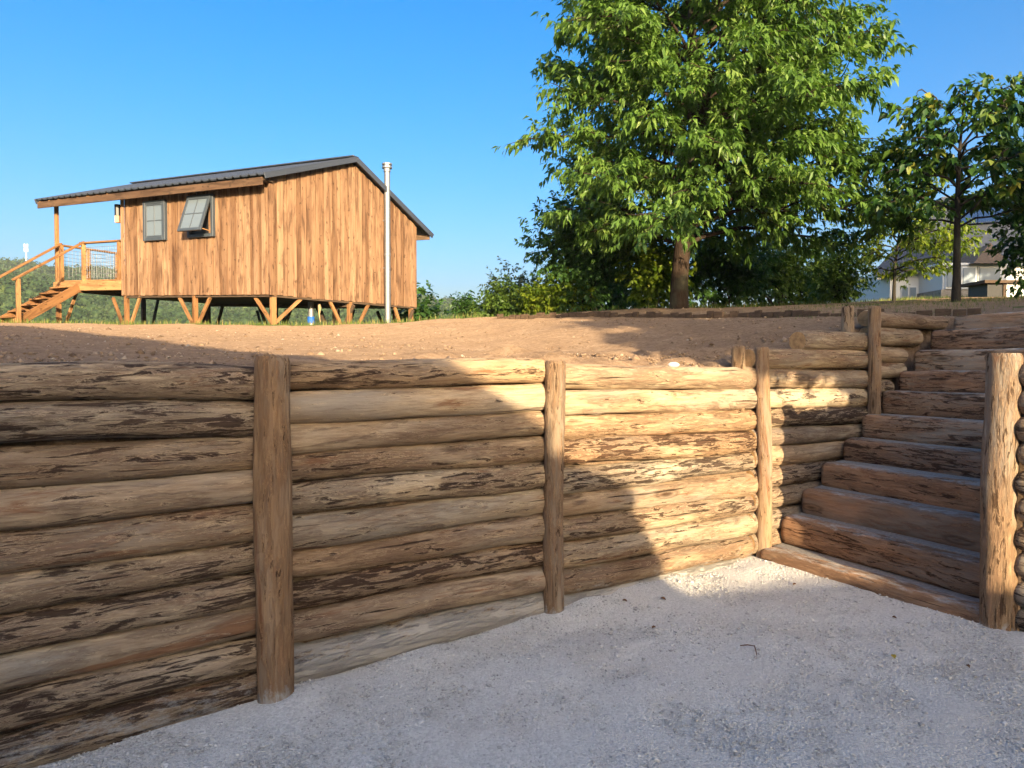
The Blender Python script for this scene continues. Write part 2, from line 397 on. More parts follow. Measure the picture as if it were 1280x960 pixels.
# loose stones
s = NT('limestone_chip'); a = s.attr('tint')
c_ = s.ramp(a, [(0, (.42, .40, .37)), (.4, (.61, .585, .54)), (.8, (.73, .705, .66)), (1, (.80, .775, .735))])
M['chip'] = s.done(c_, .95, None, .2)
OCT = np.array([(1, 0, 0), (-1, 0, 0), (0, 1, 0), (0, -1, 0), (0, 0, 1), (0, 0, -1)], float)
OCF = np.array([(0, 2, 4), (2, 1, 4), (1, 3, 4), (3, 0, 4), (2, 0, 5), (1, 2, 5), (3, 1, 5), (0, 3, 5)])
def pebbles(name, xs, ys, zs, size, mat, seed, flat=.6):
    rs = np.random.RandomState(seed); n = len(xs)
    v = OCT[None] * (size[:, None, None] * rs.uniform(.55, 1.15, (n, 6, 1))) + rs.normal(0, .18, (n, 6, 3)) * size[:, None, None]
    v[:, :, 2] *= flat
    a_ = rs.uniform(0, 6.28, n); c, s_ = np.cos(a_)[:, None], np.sin(a_)[:, None]
    x, y = v[:, :, 0] * c - v[:, :, 1] * s_, v[:, :, 0] * s_ + v[:, :, 1] * c
    P = np.stack([x + xs[:, None], y + ys[:, None], v[:, :, 2] + zs[:, None]], -1)
    f = (OCF[None] + 6 * np.arange(n)[:, None, None]).reshape(-1, 3)
    me = mesh(name, P.reshape(-1, 3), f, mat); attr(me, 'tint', np.repeat(rs.rand(n), 6))
    return obj(name, me)
rs = np.random.RandomState(11)
k = 115000
py_ = 1.2 + 5.0 * rs.rand(k) ** 1.25; px_ = (rs.rand(k) * 2 - 1) * (py_ * .74 + .1)
ok = in_pit(px_, py_) & (((px_ - P1[0]) * N[0] + (py_ - P1[1]) * N[1]) < .07) & (((px_ - P3[0]) * RN[0] + (py_ - P3[1]) * RN[1]) < .02)
px_, py_ = px_[ok], py_[ok]
sz = np.clip(rs.lognormal(-5.3, .42, len(px_)), .0025, .017)
tag(pebbles('gravel_stones', px_, py_, gravel_z(px_, py_) + sz * .15, sz, M['chip'], 5), 'loose crushed limestone chips lying over the yard', kind='stuff')
# clods and stones on the soil
s = NT('soil_clod'); a = s.attr('tint')
M['clod'] = s.done(s.ramp(a, [(0, (.18, .115, .07)), (.6, (.32, .215, .135)), (.95, (.40, .285, .19)), (1, (.48, .42, .34))]), .95, None, .15)
k = 42000
ys = 2.4 + 12 * rs.rand(k) ** 1.5; xs = (rs.rand(k) * 2 - 1) * (ys * .76 + .2)
u_ = (xs - P1[0]) * U[0] + (ys - P1[1]) * U[1]; d_ = (xs - P1[0]) * N[0] + (ys - P1[1]) * N[1]
dens = .3 + np.exp(-(((u_ - 3.4) / 2.0) ** 2 + ((d_ - .9) / .9) ** 2))
ok = (~in_pit(xs, ys)) & (d_ > .2) & (rs.rand(k) < dens) & (xs < 5)
xs, ys, u_, d_ = xs[ok], ys[ok], u_[ok], d_[ok]
hz = np.exp(-(((u_ - 3.5) / 1.6) ** 2 + ((d_ - 1.0) / .8) ** 2)) * .07
sz = np.clip(rs.lognormal(-4.75, .6, len(xs)), .004, .045)
tag(pebbles('soil_clods', xs, ys, ground_z(xs, ys) + hz, sz, M['clod'], 6, .75), 'crumbled brown soil clods scattered over the terrace', kind='stuff')

# ------------------------------------------------------------ logs
def log_mesh(name, L, h0, h1, dep, seed, mat, dust=None, flat_top=False, nk=0, na=28, z_wob=.006):
    """log along local x from 0 to L; half heights h0/h1 at the ends, half depth dep"""
    rs = np.random.RandomState(seed)
    nl = max(8, int(L / .025)); t = np.linspace(0, 1, nl + 1); x = t * L
    a = np.linspace(0, 2 * np.pi, na, endpoint=False)
    ph = rs.rand(8) * 6.28
    wz = z_wob * (np.sin(x * 2.3 + ph[0]) + 1.0 * np.sin(x * 1.3 + ph[5]) + .6 * np.sin(x * 5.1 + ph[1])); wy = .008 * np.sin(x * 1.7 + ph[2])
    hr = h0 + (h1 - h0) * t; rr = 1 + .03 * np.sin(x * 3.1 + ph[3]) + .02 * np.sin(x * 7.7 + ph[4])
    A, X = np.meshgrid(a, x)
    rad = rr[:, None] + .06 * vnoise(X * 2.2 + seed, A * 1.4 + seed) + .03 * vnoise(X * 9 + 7, A * 3.5 + seed * 3) + .02 * vnoise(X * 24 + 7, A * 7 + seed)
    ca, sa = np.cos(A), np.sin(A)
    if flat_top:                                     # squared log with rounded arrises
        pw = .52
        ca = np.sign(ca) * np.abs(ca) ** pw; sa = np.sign(sa) * np.abs(sa) ** pw
    for _ in range(nk):                              # knots
        kx, ka = rs.rand() * L, rs.uniform(3.4, 5.6)
        da = (A - ka + np.pi) % (2 * np.pi) - np.pi
        amp = rs.uniform(.10, .26); rad += amp * np.exp(-((X - kx) / .03) ** 2 - (da / .24) ** 2) - .4 * amp * np.exp(-((X - kx) / .012) ** 2 - (da / .1) ** 2)
    e = np.minimum(x, L - x); cap = np.sqrt(np.clip(1 - (1 - np.clip(e / .02, 0, 1)) ** 2, 0, 1)) * .12 + .88
    rad = rad * cap[:, None]
    Y = ca * rad * dep + wy[:, None]; Zz = sa * rad * hr[:, None] + wz[:, None]
    Vv = np.stack([X, Y, Zz], -1).reshape(-1, 3)
    i = np.arange(nl)[:, None] * na; j = np.arange(na)[None]; j2 = (j + 1) % na
    Fq = np.stack([i + j, i + na + j, i + na + j2, i + j2], -1).reshape(-1, 4)
    n0 = len(Vv); c0 = Vv[:na].mean(0); c1 = Vv[-na:].mean(0)
    Vv = np.vstack([Vv, c0, c1])
    faces = [tuple(q) for q in Fq.tolist()] + [(n0, (q + 1) % na, q) [::-1] for q in range(na)] + [(n0 + 1, nl * na + q, nl * na + (q + 1) % na)[::-1] for q in range(na)]
    me = mesh(name, Vv, faces, [mat, M['end']], True)
    mi = np.zeros(len(faces), np.int32); mi[len(Fq):] = 1; me.polygons.foreach_set('material_index', mi)
    me.polygons.foreach_set('use_smooth', mi == 0)
    bm = bmesh.new(); bm.from_mesh(me); bmesh.ops.recalc_face_normals(bm, faces=bm.faces); bm.to_mesh(me); bm.free()
    dv = np.zeros(len(Vv)) if dust is None else dust(Vv[:, 0], Vv[:, 1], Vv[:, 2])
    attr(me, 'dust', dv)
    return me
SEED = [100]
def put_log(parent, p0, p1, h0, h1, dep, mat, name='log', dust=None, **kw):
    p0, p1 = Vector(p0), Vector(p1); SEED[0] += 1
    me = log_mesh(name, (p1 - p0).length, h0, h1, dep, SEED[0], mat, dust, **kw)
    return obj(name, me, frame(p0, p1 - p0), parent)
def v3(p, z): return (float(p[0]), float(p[1]), float(z))
def put_post(parent, p, z0, z1, r, lean=(0, 0), seed_k=2, r1=None):
    """upright round post, local x up"""
    SEED[0] += 1
    p0 = Vector(v3(p, z0)); p1 = Vector((p[0] + lean[0], p[1] + lean[1], z1))
    me = log_mesh('post', (p1 - p0).length, r, r1 or r * .95, r, SEED[0], M['post'], lambda x, y, z: np.clip(1.1 - (x + z0) / .13, 0, 1) * .62, nk=seed_k, na=26, z_wob=.007)
    return obj('post', me, frame(p0, p1 - p0, (0.3, -1, 0)), parent)

wall = thing('log_retaining_wall', v3(P1 + 1.2 * U, 0), 'long retaining wall of stacked peeled logs behind three posts, facing the gravel', 'retaining wall')
JOINTS = [
    (-2.6, .0, [1.503, 1.355, 1.206, 1.042, .887, .72, .558, .42, .281, .103, -.05], [1.486, 1.33, 1.171, 1.011, .858, .698, .548, .387, .244, .09, -.069], -.992, -.043),
    (.0, 1.70, [1.519, 1.374, 1.225, 1.071, .933, .779, .622, .482, .332, .177, -.02], [1.524, 1.381, 1.215, 1.072, .919, .756, .598, .424, .275, .125, -.049], .113, 1.625),
    (1.70, 3.88, [1.49, 1.34, 1.184, 1.033, .871, .70, .547, .39, .232, .074, -.07], [1.488, 1.314, 1.146, .984, .809, .652, .483, .319, .155, -.012, -.11], 1.784, 3.76)]
for pi_, (ua, ub, ja, jb, ra, rb) in enumerate(JOINTS):
    for i in range(len(ja) - 1):
        def zl(u_, q): return ja[q] + (jb[q] - ja[q]) * (u_ - ra) / (rb - ra)
        a0, a1, b0, b1 = zl(ua, i), zl(ua, i + 1), zl(ub, i), zl(ub, i + 1)
        if pi_ == 0: sl_ = .4; m0, m1 = zl(ra, i), zl(ra, i + 1); a0, a1 = m0 + (a0 - m0) * sl_, m1 + (a1 - m1) * sl_
        dz = None
        if i >= 8:
            zc = (a0 + a1) / 2
            amt = {(1, 9): .85, (2, 8): .55, (0, 9): .5, (2, 9): .8}.get((pi_, i), .2)
            dz = lambda x, y, z, zc=zc, amt=amt: np.clip(amt * (1.0 - np.clip(zc + z - .06, 0, 1) / .26) + .2 * np.clip(z / .07, 0, 1) * (amt > .55), 0, 1)
        off = .115 + random.Random(pi_ * 20 + i).uniform(-.012, .012)
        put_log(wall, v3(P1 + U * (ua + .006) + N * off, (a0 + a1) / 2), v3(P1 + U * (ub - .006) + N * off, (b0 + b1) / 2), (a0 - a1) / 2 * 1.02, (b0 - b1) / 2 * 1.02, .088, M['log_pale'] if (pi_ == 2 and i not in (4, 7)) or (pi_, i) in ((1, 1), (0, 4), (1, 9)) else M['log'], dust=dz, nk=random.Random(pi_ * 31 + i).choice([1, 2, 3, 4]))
put_post(wall, P1 - 2.6 * U, -.3, 1.50, .085)
put_post(wall, P1, -.3, 1.535, .081, (.012, 0), 3)
put_post(wall, P1 + 1.70 * U, -.3, 1.52, .062, (-.012, 0), 2)
put_post(wall, P1 + 3.86 * U - .01 * N, -.3, 1.63, .056, (-.03, 0), 1, .050)

# corner offcut standing behind the corner post
cheek = thing('stair_side_wall', v3(P3 + .9 * V, 0), 'stepped log wall running up beside the stairs behind a corner post', 'retaining wall')
SJ = [1.624, 1.458, 1.303, 1.148, .992, .846, .679, .501, .344, .174, .0]
for i in range(10):
    zr = [1.622, 1.452, 1.284, 1.111][i] if i < 4 else SJ[i] - .04; zr2 = [1.622, 1.452, 1.284, 1.111][i + 1] if i < 3 else SJ[i + 1] - .04
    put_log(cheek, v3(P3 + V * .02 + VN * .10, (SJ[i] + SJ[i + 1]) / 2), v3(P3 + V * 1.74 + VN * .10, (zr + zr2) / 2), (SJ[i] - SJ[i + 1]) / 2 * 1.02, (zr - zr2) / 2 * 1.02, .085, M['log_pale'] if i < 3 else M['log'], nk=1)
put_log(cheek, v3(P3 + V * .70 + VN * .12, 1.69), v3(P3 + V * 1.74 + VN * .12, 1.712), .088, .088, .088, M['log'], nk=0)
for t1, z0, z1 in ((3.20, 2.0, 1.85), (2.70, 1.85, 1.675), (2.40, 1.675, 1.52), (2.38, 1.52, 1.365), (2.14, 1.365, 1.2), (1.95, 1.2, 1.05)):
    put_log(cheek, v3(P3 + V * 1.755 + VN * .10, (z0 + z1) / 2), v3(P3 + V * t1 + VN * .10, (z0 + z1) / 2 - .005), (z0 - z1) / 2 * 1.02, (z0 - z1) / 2 * .95, .085, M['log'], nk=1)
put_post(cheek, P3 + V * 1.69 - VN * .02, .7, 2.02, .056, (0, 0), 1)
put_post(cheek, P3 + V * 1.55 + VN * .17, 1.0, 2.03, .055, (0, 0), 0)
put_post(cheek, P3 - U * .11 + N * .10, 1.0, 1.64, .052, (0, 0), 0)

# ------------------------------------------------------------ stair
stair = thing('log_staircase', v3(P3 + .9 * RD, 0), 'rustic outdoor staircase of squared logs climbing from the gravel', 'staircase')
ST = [(.019, .078), (.306, .293), (.577, .49), (.869, .678), (1.20, .859), (1.50, 1.058), (1.84, 1.257), (2.15, 1.447), (2.43, 1.638), (2.75, 1.84), (3.27, 2.003)]
M['tread'] = m_plain('dusty_tread_fill', (.36, .33, .29), .95, .35, (40, 40, 40), bump=.9, rnd=False)
for i, (t, z) in enumerate(ST):
    hh = .115 if i else .10
    a = P3 + V * t; b = a + RD * 1.82
    tilt = random.Random(i).uniform(-.012, .012)
    put_log(stair, v3(a + RN * .10, z - hh), v3(b + RN * .10, z - hh + tilt), hh, hh, .10, M['step'], 'step', lambda x, y, z, hh=hh: np.clip((z - .6 * hh) / (.35 * hh), 0, 1) * .58, flat_top=True, na=28, z_wob=.004)
    # packed fill behind the step log
    nt = ST[i + 1][0] if i < 10 else t + .7
    q = P3 + V * nt; c, d = q + RN * .03, q + RD * 1.82 + RN * .03
    e0, e1 = a + RN * .17, b + RN * .17
    zt = z - .012
    poly('tread_fill', [v3(e0, zt - .25), v3(e1, zt - .25), v3(d, zt - .25), v3(c, zt - .25), v3(e0, zt), v3(e1, zt), v3(d, zt), v3(c, zt)], BOXF, M['tread'], stair)

# ------------------------------------------------------------ wall right of the stair
rwall = thing('log_retaining_wall', v3(P5 + 1.5 * RD, 0), 'log wall on the right of the stairs with one thick rounded end post', 'retaining wall')
put_post(rwall, P5, -.3, 1.56, .086, (.03, .01), 2, .092)
zz = [1.52, 1.37, 1.225, 1.075, .92, .765, .61, .46, .30, .15, 0.0, -.15]
for i in range(11):
    put_log(rwall, v3(P5 + RN * .075 + RD * .085, (zz[i] + zz[i + 1]) / 2), v3(P5 + RN * .075 + RD * 3.2, (zz[i] + zz[i + 1]) / 2), .077, .077, .088, M['log'], nk=1)
for i in range(11):
    put_log(rwall, v3(P5 + RN * .06 + V * .1, (zz[i] + zz[i + 1]) / 2), v3(P5 + RN * .06 + V * 2.4, (zz[i] + zz[i + 1]) / 2 + .01), .077, .077, .085, M['log'])

# ------------------------------------------------------------ cabin on stilts
CC = np.array([-5.333, 16.0]); CF = np.array([-4.583, 2.4]); CG = np.array([2.753, 3.52])    # near corner, along the eave side, along the gable
FL = np.linalg.norm(CF); GL = np.linalg.norm(CG)
FU, GU = CF / FL, CG / GL
FNrm = np.array([FU[1], -FU[0]]);  FNrm = FNrm if FNrm[1] < 0 else -FNrm       # outward from the eave side
GNrm = np.array([GU[1], -GU[0]]);  GNrm = GNrm if GNrm[1] < 0 else -GNrm       # outward from the gable
TILT = .2
def cz(k): return TILT * k
def cp(k, j=0.0, out=0.0, gout=0.0): return CC + CF * k + CG * j + FNrm * out + GNrm * gout
Z0 = 3.05
cabin = thing('wooden_cabin', v3(cp(.5, .5), surf(*cp(.5, .5))), 'wooden cabin with vertical planks and grey metal roof raised on braced stilts', 'cabin')
def quadbox(name, a, b, za0, zb0, za1, zb1, nrm, th, mat, parent):
    """upright board between plan points a, b with its own heights at each end"""
    n_ = np.asarray(nrm) * th
    v = [v3(a, za0), v3(b, zb0), v3(b - n_, zb0), v3(a - n_, za0), v3(a, za1), v3(b, zb1), v3(b - n_, zb1), v3(a - n_, za1)]
    d = Vector((b[0] - a[0], b[1] - a[1], 0)); L = (v3(a, za0), v3(a, za1))
    m = frame(v3((np.asarray(a) + b) / 2, (za0 + za1) / 2), (0, 0, 1), tuple(np.append(nrm, 0.0)))
    inv = m.inverted()
    return obj(name, mesh(name, [tuple(inv @ Vector(q)) for q in v], BOXF, mat), m, parent)
def top_f(k): return 5.56 + cz(k)
def top_g(j): return 5.62 + (6.44 - 5.62) * j / .5 if j < .5 else 6.44 + (5.18 - 6.44) * (j - .5) / .5
rnd = random.Random(5)
core = poly('inner_wall', [v3(cp(.005, .02, -.03), Z0 + .02), v3(cp(1, .02, -.03), Z0 + .02 + TILT), v3(cp(1, .98), Z0 + .02 + TILT), v3(cp(.005, .98), Z0 + .02),
     v3(cp(.005, .02, -.03), 5.5), v3(cp(1, .02, -.03), 5.5 + TILT), v3(cp(1, .98), 5.1 + TILT), v3(cp(.005, .98), 5.1)], BOXF, M['dark_timber'], cabin)
wf = beam('eave_wall', v3(cp(0, 0, -.012), Z0 + .04), v3(cp(1, 0, -.012), Z0 + .04 + TILT), .03, .08, M['dark_timber'], cabin)
wg = beam('gable_wall', v3(cp(0, 0, 0, -.012), Z0 + .04), v3(cp(0, 1, 0, -.012), Z0 + .04), .03, .08, M['dark_timber'], cabin)
def boards(parent, total, count, fn):
    ws = [rnd.choice([.8, 1.0, 1.0, 1.25]) for _ in range(count)]; S_ = sum(ws); x = 0
    for i, w_ in enumerate(ws):
        fn(x / S_, (x + w_) / S_, i); x += w_
def fboard(a, b, i):
    o_ = (.035 if i % 2 else .012) + rnd.uniform(-.004, .004)
    quadbox('plank', cp(a + .0006, 0, o_), cp(b - .0006, 0, o_), Z0 + cz(a) - rnd.uniform(0, .02), Z0 + cz(b) - .01, top_f(a), top_f(b), FNrm, .028, M['plank'], wf)
def gboard(a, b, i):
    o_ = (.035 if i % 2 else .012) + rnd.uniform(-.004, .004)
    m_ = None
    lo = Z0 - rnd.uniform(0, .03)
    quadbox('plank', cp(0, a + .0006, 0, o_), cp(0, b - .0006, 0, o_), lo, lo, top_g(a), top_g(b), GNrm, .028, M['plank'], wg)
boards(wf, FL, 42, fboard); boards(wg, GL, 37, gboard)
beam('corner_board', v3(cp(0, 0, .02, .03), Z0 - .03), v3(cp(0, 0, .02, .03), 5.6), .10, .06, M['plank'], cabin, up=tuple(np.append(GNrm, 0.)))
# floor and joists
poly('floor', [v3(cp(0, 0), Z0 - .06), v3(cp(1, 0), Z0 - .06 + TILT), v3(cp(1, 1), Z0 - .06 + TILT), v3(cp(0, 1), Z0 - .06),
     v3(cp(0, 0, -.04), Z0 - .005), v3(cp(1, 0, -.04), Z0 - .005 + TILT), v3(cp(1, 1), Z0 - .005 + TILT), v3(cp(0, 1), Z0 - .005)], BOXF, M['dark_timber'], cabin)
for j in (.5,): beam('floor_joist', v3(cp(.02, j), Z0 - .11), v3(cp(.98, j), Z0 - .11 + TILT), .08, .08, M['dark_timber'], cabin)
# roof
OV = .36
def rp(k, j, out, z): return v3(cp(k, j, out), z + cz(k))
kf, kb = -.035, 1.60
zr, ze, zb = 6.52, 5.60, 5.08
def roof_plane(name, j0, o0, za, j1, o1, zb_, nrib):
    a0, a1 = Vector(rp(kf, j0, o0, za)), Vector(rp(kb, j0, o0, za)); b0, b1 = Vector(rp(kf, j1, o1, zb_)), Vector(rp(kb, j1, o1, zb_))
    up = (a1 - a0).cross(b0 - a0).normalized(); up = up if up.z > 0 else -up
    vv, ff = [], []
    prof = []
    for i in range(nrib):
        t = i / nrib; w_ = 1 / nrib
        prof += [(t, 0), (t + .62 * w_, 0), (t + .70 * w_, .026), (t + .90 * w_, .026), (t + .98 * w_, 0)]
    prof.append((1, 0))
    for t, h in prof:
        p = a0.lerp(a1, t) + up * h; q = b0.lerp(b1, t) + up * h
        vv += [p, q, p - up * .025, q - up * .025]
    for i in range(len(prof) - 1):
        b_ = 4 * i
        ff += [(b_, b_ + 4, b_ + 5, b_ + 1), (b_ + 2, b_ + 3, b_ + 7, b_ + 6), (b_, b_ + 2, b_ + 6, b_ + 4), (b_ + 1, b_ + 5, b_ + 7, b_ + 3)]
    e_ = 4 * (len(prof) - 1)
    ff += [(0, 1, 3, 2), (e_, e_ + 2, e_ + 3, e_ + 1)]
    return poly(name, vv, ff, M['metal_roof'], cabin)
roof = roof_plane('roof', 0, OV, ze, .5, 0, zr, 34)
roof2 = roof_plane('roof', 1.09, 0, 5.02, .5, 0, zr + .003, 34)
# far slope ends beyond its own wall
beam('ridge_cap', rp(kf, .5, 0, zr + .035), rp(kb, .5, 0, zr + .035), .22, .03, M['metal_roof'], roof)
def edge_strip(name, p0, p1, w, h, mat, parent): return beam(name, p0, p1, w, h, mat, parent)
edge_strip('verge_trim', rp(kf - .004, 0, OV, ze - .04), rp(kf - .004, .5, 0, zr - .03), .03, .13, M['metal_roof'], roof)
edge_strip('verge_trim', rp(kf - .004, .5, 0, zr - .03), rp(kf - .004, 1.09, 0, 4.99), .03, .13, M['metal_roof'], roof)
edge_strip('fascia_board', rp(kf + .012, 0, OV - .03, ze - .145), rp(kb - .01, 0, OV - .03, ze - .145), .035, .17, M['fascia'], cabin)
edge_strip('soffit', rp(kf + .012, 0, OV / 2 - .02, ze - .10), rp(1.57, 0, OV / 2 - .02, ze - .10), .28, .03, M['dark_timber'], cabin)
edge_strip('fascia_board', rp(kf + .012, 1.082, 0, 4.965), rp(kb, 1.082, 0, 4.965), .035, .14, M['fascia'], cabin)
for k in np.linspace(1.02, 1.58, 8): beam('rafter', rp(k, 0, OV - .06, ze - .09), rp(k, .49, 0, zr - .10), .05, .11, M['timber'], cabin)
edge_strip('verge_trim', rp(kb + .004, 0, OV, ze - .05), rp(kb + .004, .5, 0, zr - .05), .03, .14, M['metal_roof'], roof)
# windows on the eave side
def window(k0, k1, z0, z1, opened):
    a, b = cp(k1, 0, .08), cp(k0, 0, .08)          # a is the left one seen from outside
    T = Vector((b[0] - a[0], b[1] - a[1], -TILT * (k1 - k0))); L = T.length; T.normalize()
    nn = Vector((FNrm[0], FNrm[1], 0)); upv = Vector((0, 0, 1))
    A = Vector(v3(a, z0)); H = z1 - z0
    w_ = poly('window', [A + T * x + upv * z + nn * y for z in (0, H) for x, y in ((0, -.06), (L, -.06), (L, -.045), (0, -.045))], BOXF, M['black'] if opened else M['frame_grey'], cabin)
    th = .075
    def fr(name, O, P, w, h, mat, par=w_): return beam(name, O, P, w, h, mat, par, up=tuple(nn), bev=.004)
    for x in (th / 2, L - th / 2): fr('frame', A + T * x, A + T * x + upv * H, th, .075, M['frame_grey'])
    for z in (th / 2, H - th / 2): fr('frame', A + upv * z + T * th, A + upv * z + T * (L - th), th, .073, M['frame_grey'])
    # sash with four panes
    if opened:
        ang = R(19); hinge = A + upv * (H - .05) + nn * .04
        dn = (-upv * math.cos(ang) + nn * math.sin(ang)).normalized()
    else: hinge = A + upv * (H - .05) + nn * .004; dn = -upv
    sh, x0, x1 = H - .10, .05, L - .05
    sn = T.cross(dn).normalized(); sn = sn if sn.dot(nn) > 0 else -sn
    def sp(x, y): return hinge + T * x + dn * y
    def sb(name, p, q, w, h, mat, par): return beam(name, p, q, w, h, mat, par, up=tuple(sn), bev=.004)
    for x in (x0 + .035, x1 - .035): sb('sash', sp(x, 0), sp(x, sh), .07, .045, M['frame_grey'], w_)
    for y in (.035, sh - .035): sb('sash', sp(x0 + .07, y), sp(x1 - .07, y), .07, .044, M['frame_grey'], w_)
    xm = (x0 + x1) / 2; ym = sh / 2
    sb('glazing_bar', sp(xm, .07), sp(xm, sh - .07), .022, .03, M['frame_grey'], w_)
    sb('glazing_bar', sp(x0 + .07, ym), sp(xm - .011, ym), .022, .03, M['frame_grey'], w_); sb('glazing_bar', sp(xm + .011, ym), sp(x1 - .07, ym), .022, .03, M['frame_grey'], w_)
    for xa, xb in ((x0 + .07, xm - .011), (xm + .011, x1 - .07)):
        for ya, yb in ((.07, ym - .011), (ym + .011, sh - .07)):
            c = [sp(xa, ya), sp(xb, ya), sp(xb, yb), sp(xa, yb)]
            poly('pane', [q - sn * .006 for q in c] + [q + sn * .006 for q in c], BOXF, M['pane'] , w_)
    if opened:
        beam('stay', A + T * (L - .08) + upv * .12, sp(x1 - .04, sh - .06), .02, .02, M['timber'], w_)
    return w_
tag(window(.655, .81, 4.53, 5.50, False), 'closed grey window with four panes')
tag(window(.33, .50, 4.48, 5.46, True), 'grey top hung window propped open')
# wall lamp at the far corner
lp = cp(1.03, 0, .0)
wl_ = poly('wall_lamp', [tuple(Vector(v3(lp, 5.30)) + Vector((math.cos(a) * .075, math.sin(a) * .075, z))) for z in (-.02, .26) for a in np.linspace(0, 2 * math.pi, 8, endpoint=False)],
     [tuple(range(8))[::-1], tuple(range(8, 16))] + [(i, (i + 1) % 8, 8 + (i + 1) % 8, 8 + i) for i in range(8)], M['black'], cabin)
beam('lamp_glass', v3(lp, 5.10), v3(lp, 5.28), .11, .11, m_plain('frosted_amber_glass', (.6, .35, .22), .3, .05), wl_, up=(0, 1, 0))
# stilts with knee braces
def stilt(p, along, ztop, spread=.55, front=True, braces=(-1, 1), w=.10):
    zb_ = surf(*p) - .25
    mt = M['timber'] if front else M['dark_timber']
    beam('stilt', v3(p, zb_), v3(p, ztop), w, w, mt, cabin, up=tuple(np.append(GNrm, 0.)))
    h = ztop - surf(*p)
    for s_ in braces:
        q = np.asarray(p) + along * s_ * spread
        beam('knee_brace', v3(np.asarray(p) + along * s_ * .055, surf(*p) + .06), v3(q, ztop - .02), .06, .075, mt, cabin)
stilt(cp(.985, .0, -.05), FU, Z0 + cz(.985) - .02); stilt(cp(.49, 0, -.05), FU, Z0 + cz(.49) - .02)
stilt(cp(.01, .012, -.04), FU, Z0 - .02, braces=(1,), w=.11)
p = cp(.01, .012, -.04); beam('knee_brace', v3(p + GU * .06, surf(*p) + .06), v3(p + GU * .75, Z0 - .03), .06, .075, M['timber'], cabin)
stilt(cp(.01, .5), GU, Z0 - .02, .6); stilt(cp(.01, .965), GU, Z0 - .02, .6, braces=(-1,))
for k in (.985, .49, .1):
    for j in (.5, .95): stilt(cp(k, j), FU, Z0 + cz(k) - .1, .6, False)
# flue
fp = cp(.0, .735, 0, .16); fz = surf(*fp)
def lathe(prof, n=14):
    v, f = [], []
    for r, z in prof:
        for i in range(n): a = 2 * math.pi * i / n; v.append((r * math.cos(a), r * math.sin(a), z))
    for i in range(len(prof) - 1):
        for j in range(n): f.append((i * n + j, i * n + (j + 1) % n, (i + 1) * n + (j + 1) % n, (i + 1) * n + j))
    f.append(tuple(range(n))[::-1]); f.append(tuple(range((len(prof) - 1) * n, len(prof) * n)))
    return v, f
flue_top = at(481, 214, fp[1]).z
v_, f_ = lathe([(.075, -.1), (.075, (flue_top - fz) * .52), (.083, (flue_top - fz) * .522), (.083, (flue_top - fz) * .535), (.075, (flue_top - fz) * .537), (.075, flue_top - fz)])
flue = obj('flue_pipe', mesh('flue_pipe', v_, f_, M['steel']), Matrix.Translation(Vector(v3(fp, fz))), cabin)
v_, f_ = lathe([(.09, -.02), (.09, .06), (.13, .07), (.13, .11), (.10, .115), (.10, .15), (.13, .155), (.13, .19)])
obj('flue_cap', mesh('flue_cap', v_, f_, M['steel']), Matrix.Translation(Vector(v3(fp, flue_top))), flue)
for zz_ in (.45, .72): poly('pipe_bracket', [v3(fp + GNrm * o + GU * x, fz + (flue_top - fz) * zz_ + h) for h in (0, .04) for x, o in ((-.02, -.07), (.02, -.07), (.02, -.15), (-.02, -.15))], BOXF, M['steel'], flue)
# waste pipe under the floor with a blue collar
wp = cp(.12, .36); wz = surf(*wp)
v_, f_ = lathe([(.07, -.1), (.07, Z0 - .05 - wz)]); dp = obj('waste_pipe', mesh('waste_pipe', v_, f_, M['steel']), Matrix.Translation(Vector(v3(wp, wz))), cabin)
v_, f_ = lathe([(.085, Z0 - .56 - wz), (.085, Z0 - .40 - wz)]); obj('collar', mesh('collar', v_, f_, M['blue']), Matrix.Translation(Vector(v3(wp, wz))), dp)
# porch deck, rails and steps
DK = Z0 + TILT
def dz_(k): return 3.42 + cz(k)
for j, o in enumerate(np.linspace(-.02, -2.6, 19)):
    beam('deck_board', v3(cp(1.005, 0, o - .07), dz_(1) + .03), v3(cp(1.55, 0, o - .07), dz_(1.55) + .03), .132, .03, M['timber'], cabin, bev=.004)
beam('deck_beam', v3(cp(1.0, 0, .03), dz_(1) - .12), v3(cp(1.56, 0, .03), dz_(1.56) - .12), .05, .24, M['timber'], cabin)
beam('deck_beam', v3(cp(1.555, 0, .0), dz_(1.55) - .12), v3(cp(1.555, 0, -2.65), dz_(1.55) - .12), .05, .22, M['timber'], cabin)
for k in (1.16, 1.34): beam('floor_joist', v3(cp(k, 0, -.0), dz_(k) - .10), v3(cp(k, 0, -2.6), dz_(k) - .10), .07, .16, M['dark_timber'], cabin)
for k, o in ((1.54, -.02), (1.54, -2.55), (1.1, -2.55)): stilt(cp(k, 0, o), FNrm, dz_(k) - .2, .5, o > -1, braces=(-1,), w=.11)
pp = cp(1.545, 0, -.02)
beam('porch_post', v3(pp, dz_(1.5)), v3(pp, 5.82 + .2), .09, .09, M['timber'], cabin, up=tuple(np.append(GNrm, 0.)))
beam('porch_post', v3(cp(1.545, 0, -2.5), dz_(1.5)), v3(cp(1.545, 0, -2.5), 6.5), .09, .09, M['timber'], cabin, up=tuple(np.append(GNrm, 0.)))
RH = 1.0
def rail_post(k, o, h=RH): return beam('rail_post', v3(cp(k, 0, o), dz_(k) - .15), v3(cp(k, 0, o), dz_(k) + h), .09, .09, M['timber'], cabin, up=tuple(np.append(GNrm, 0.)))
rail_post(1.03, -.03); rail_post(1.32, -.03); rail_post(1.51, -.03)
for o in (-.85, -1.7, -2.5): rail_post(1.535, o)
for k in (1.1, 1.32): rail_post(k, -2.5)
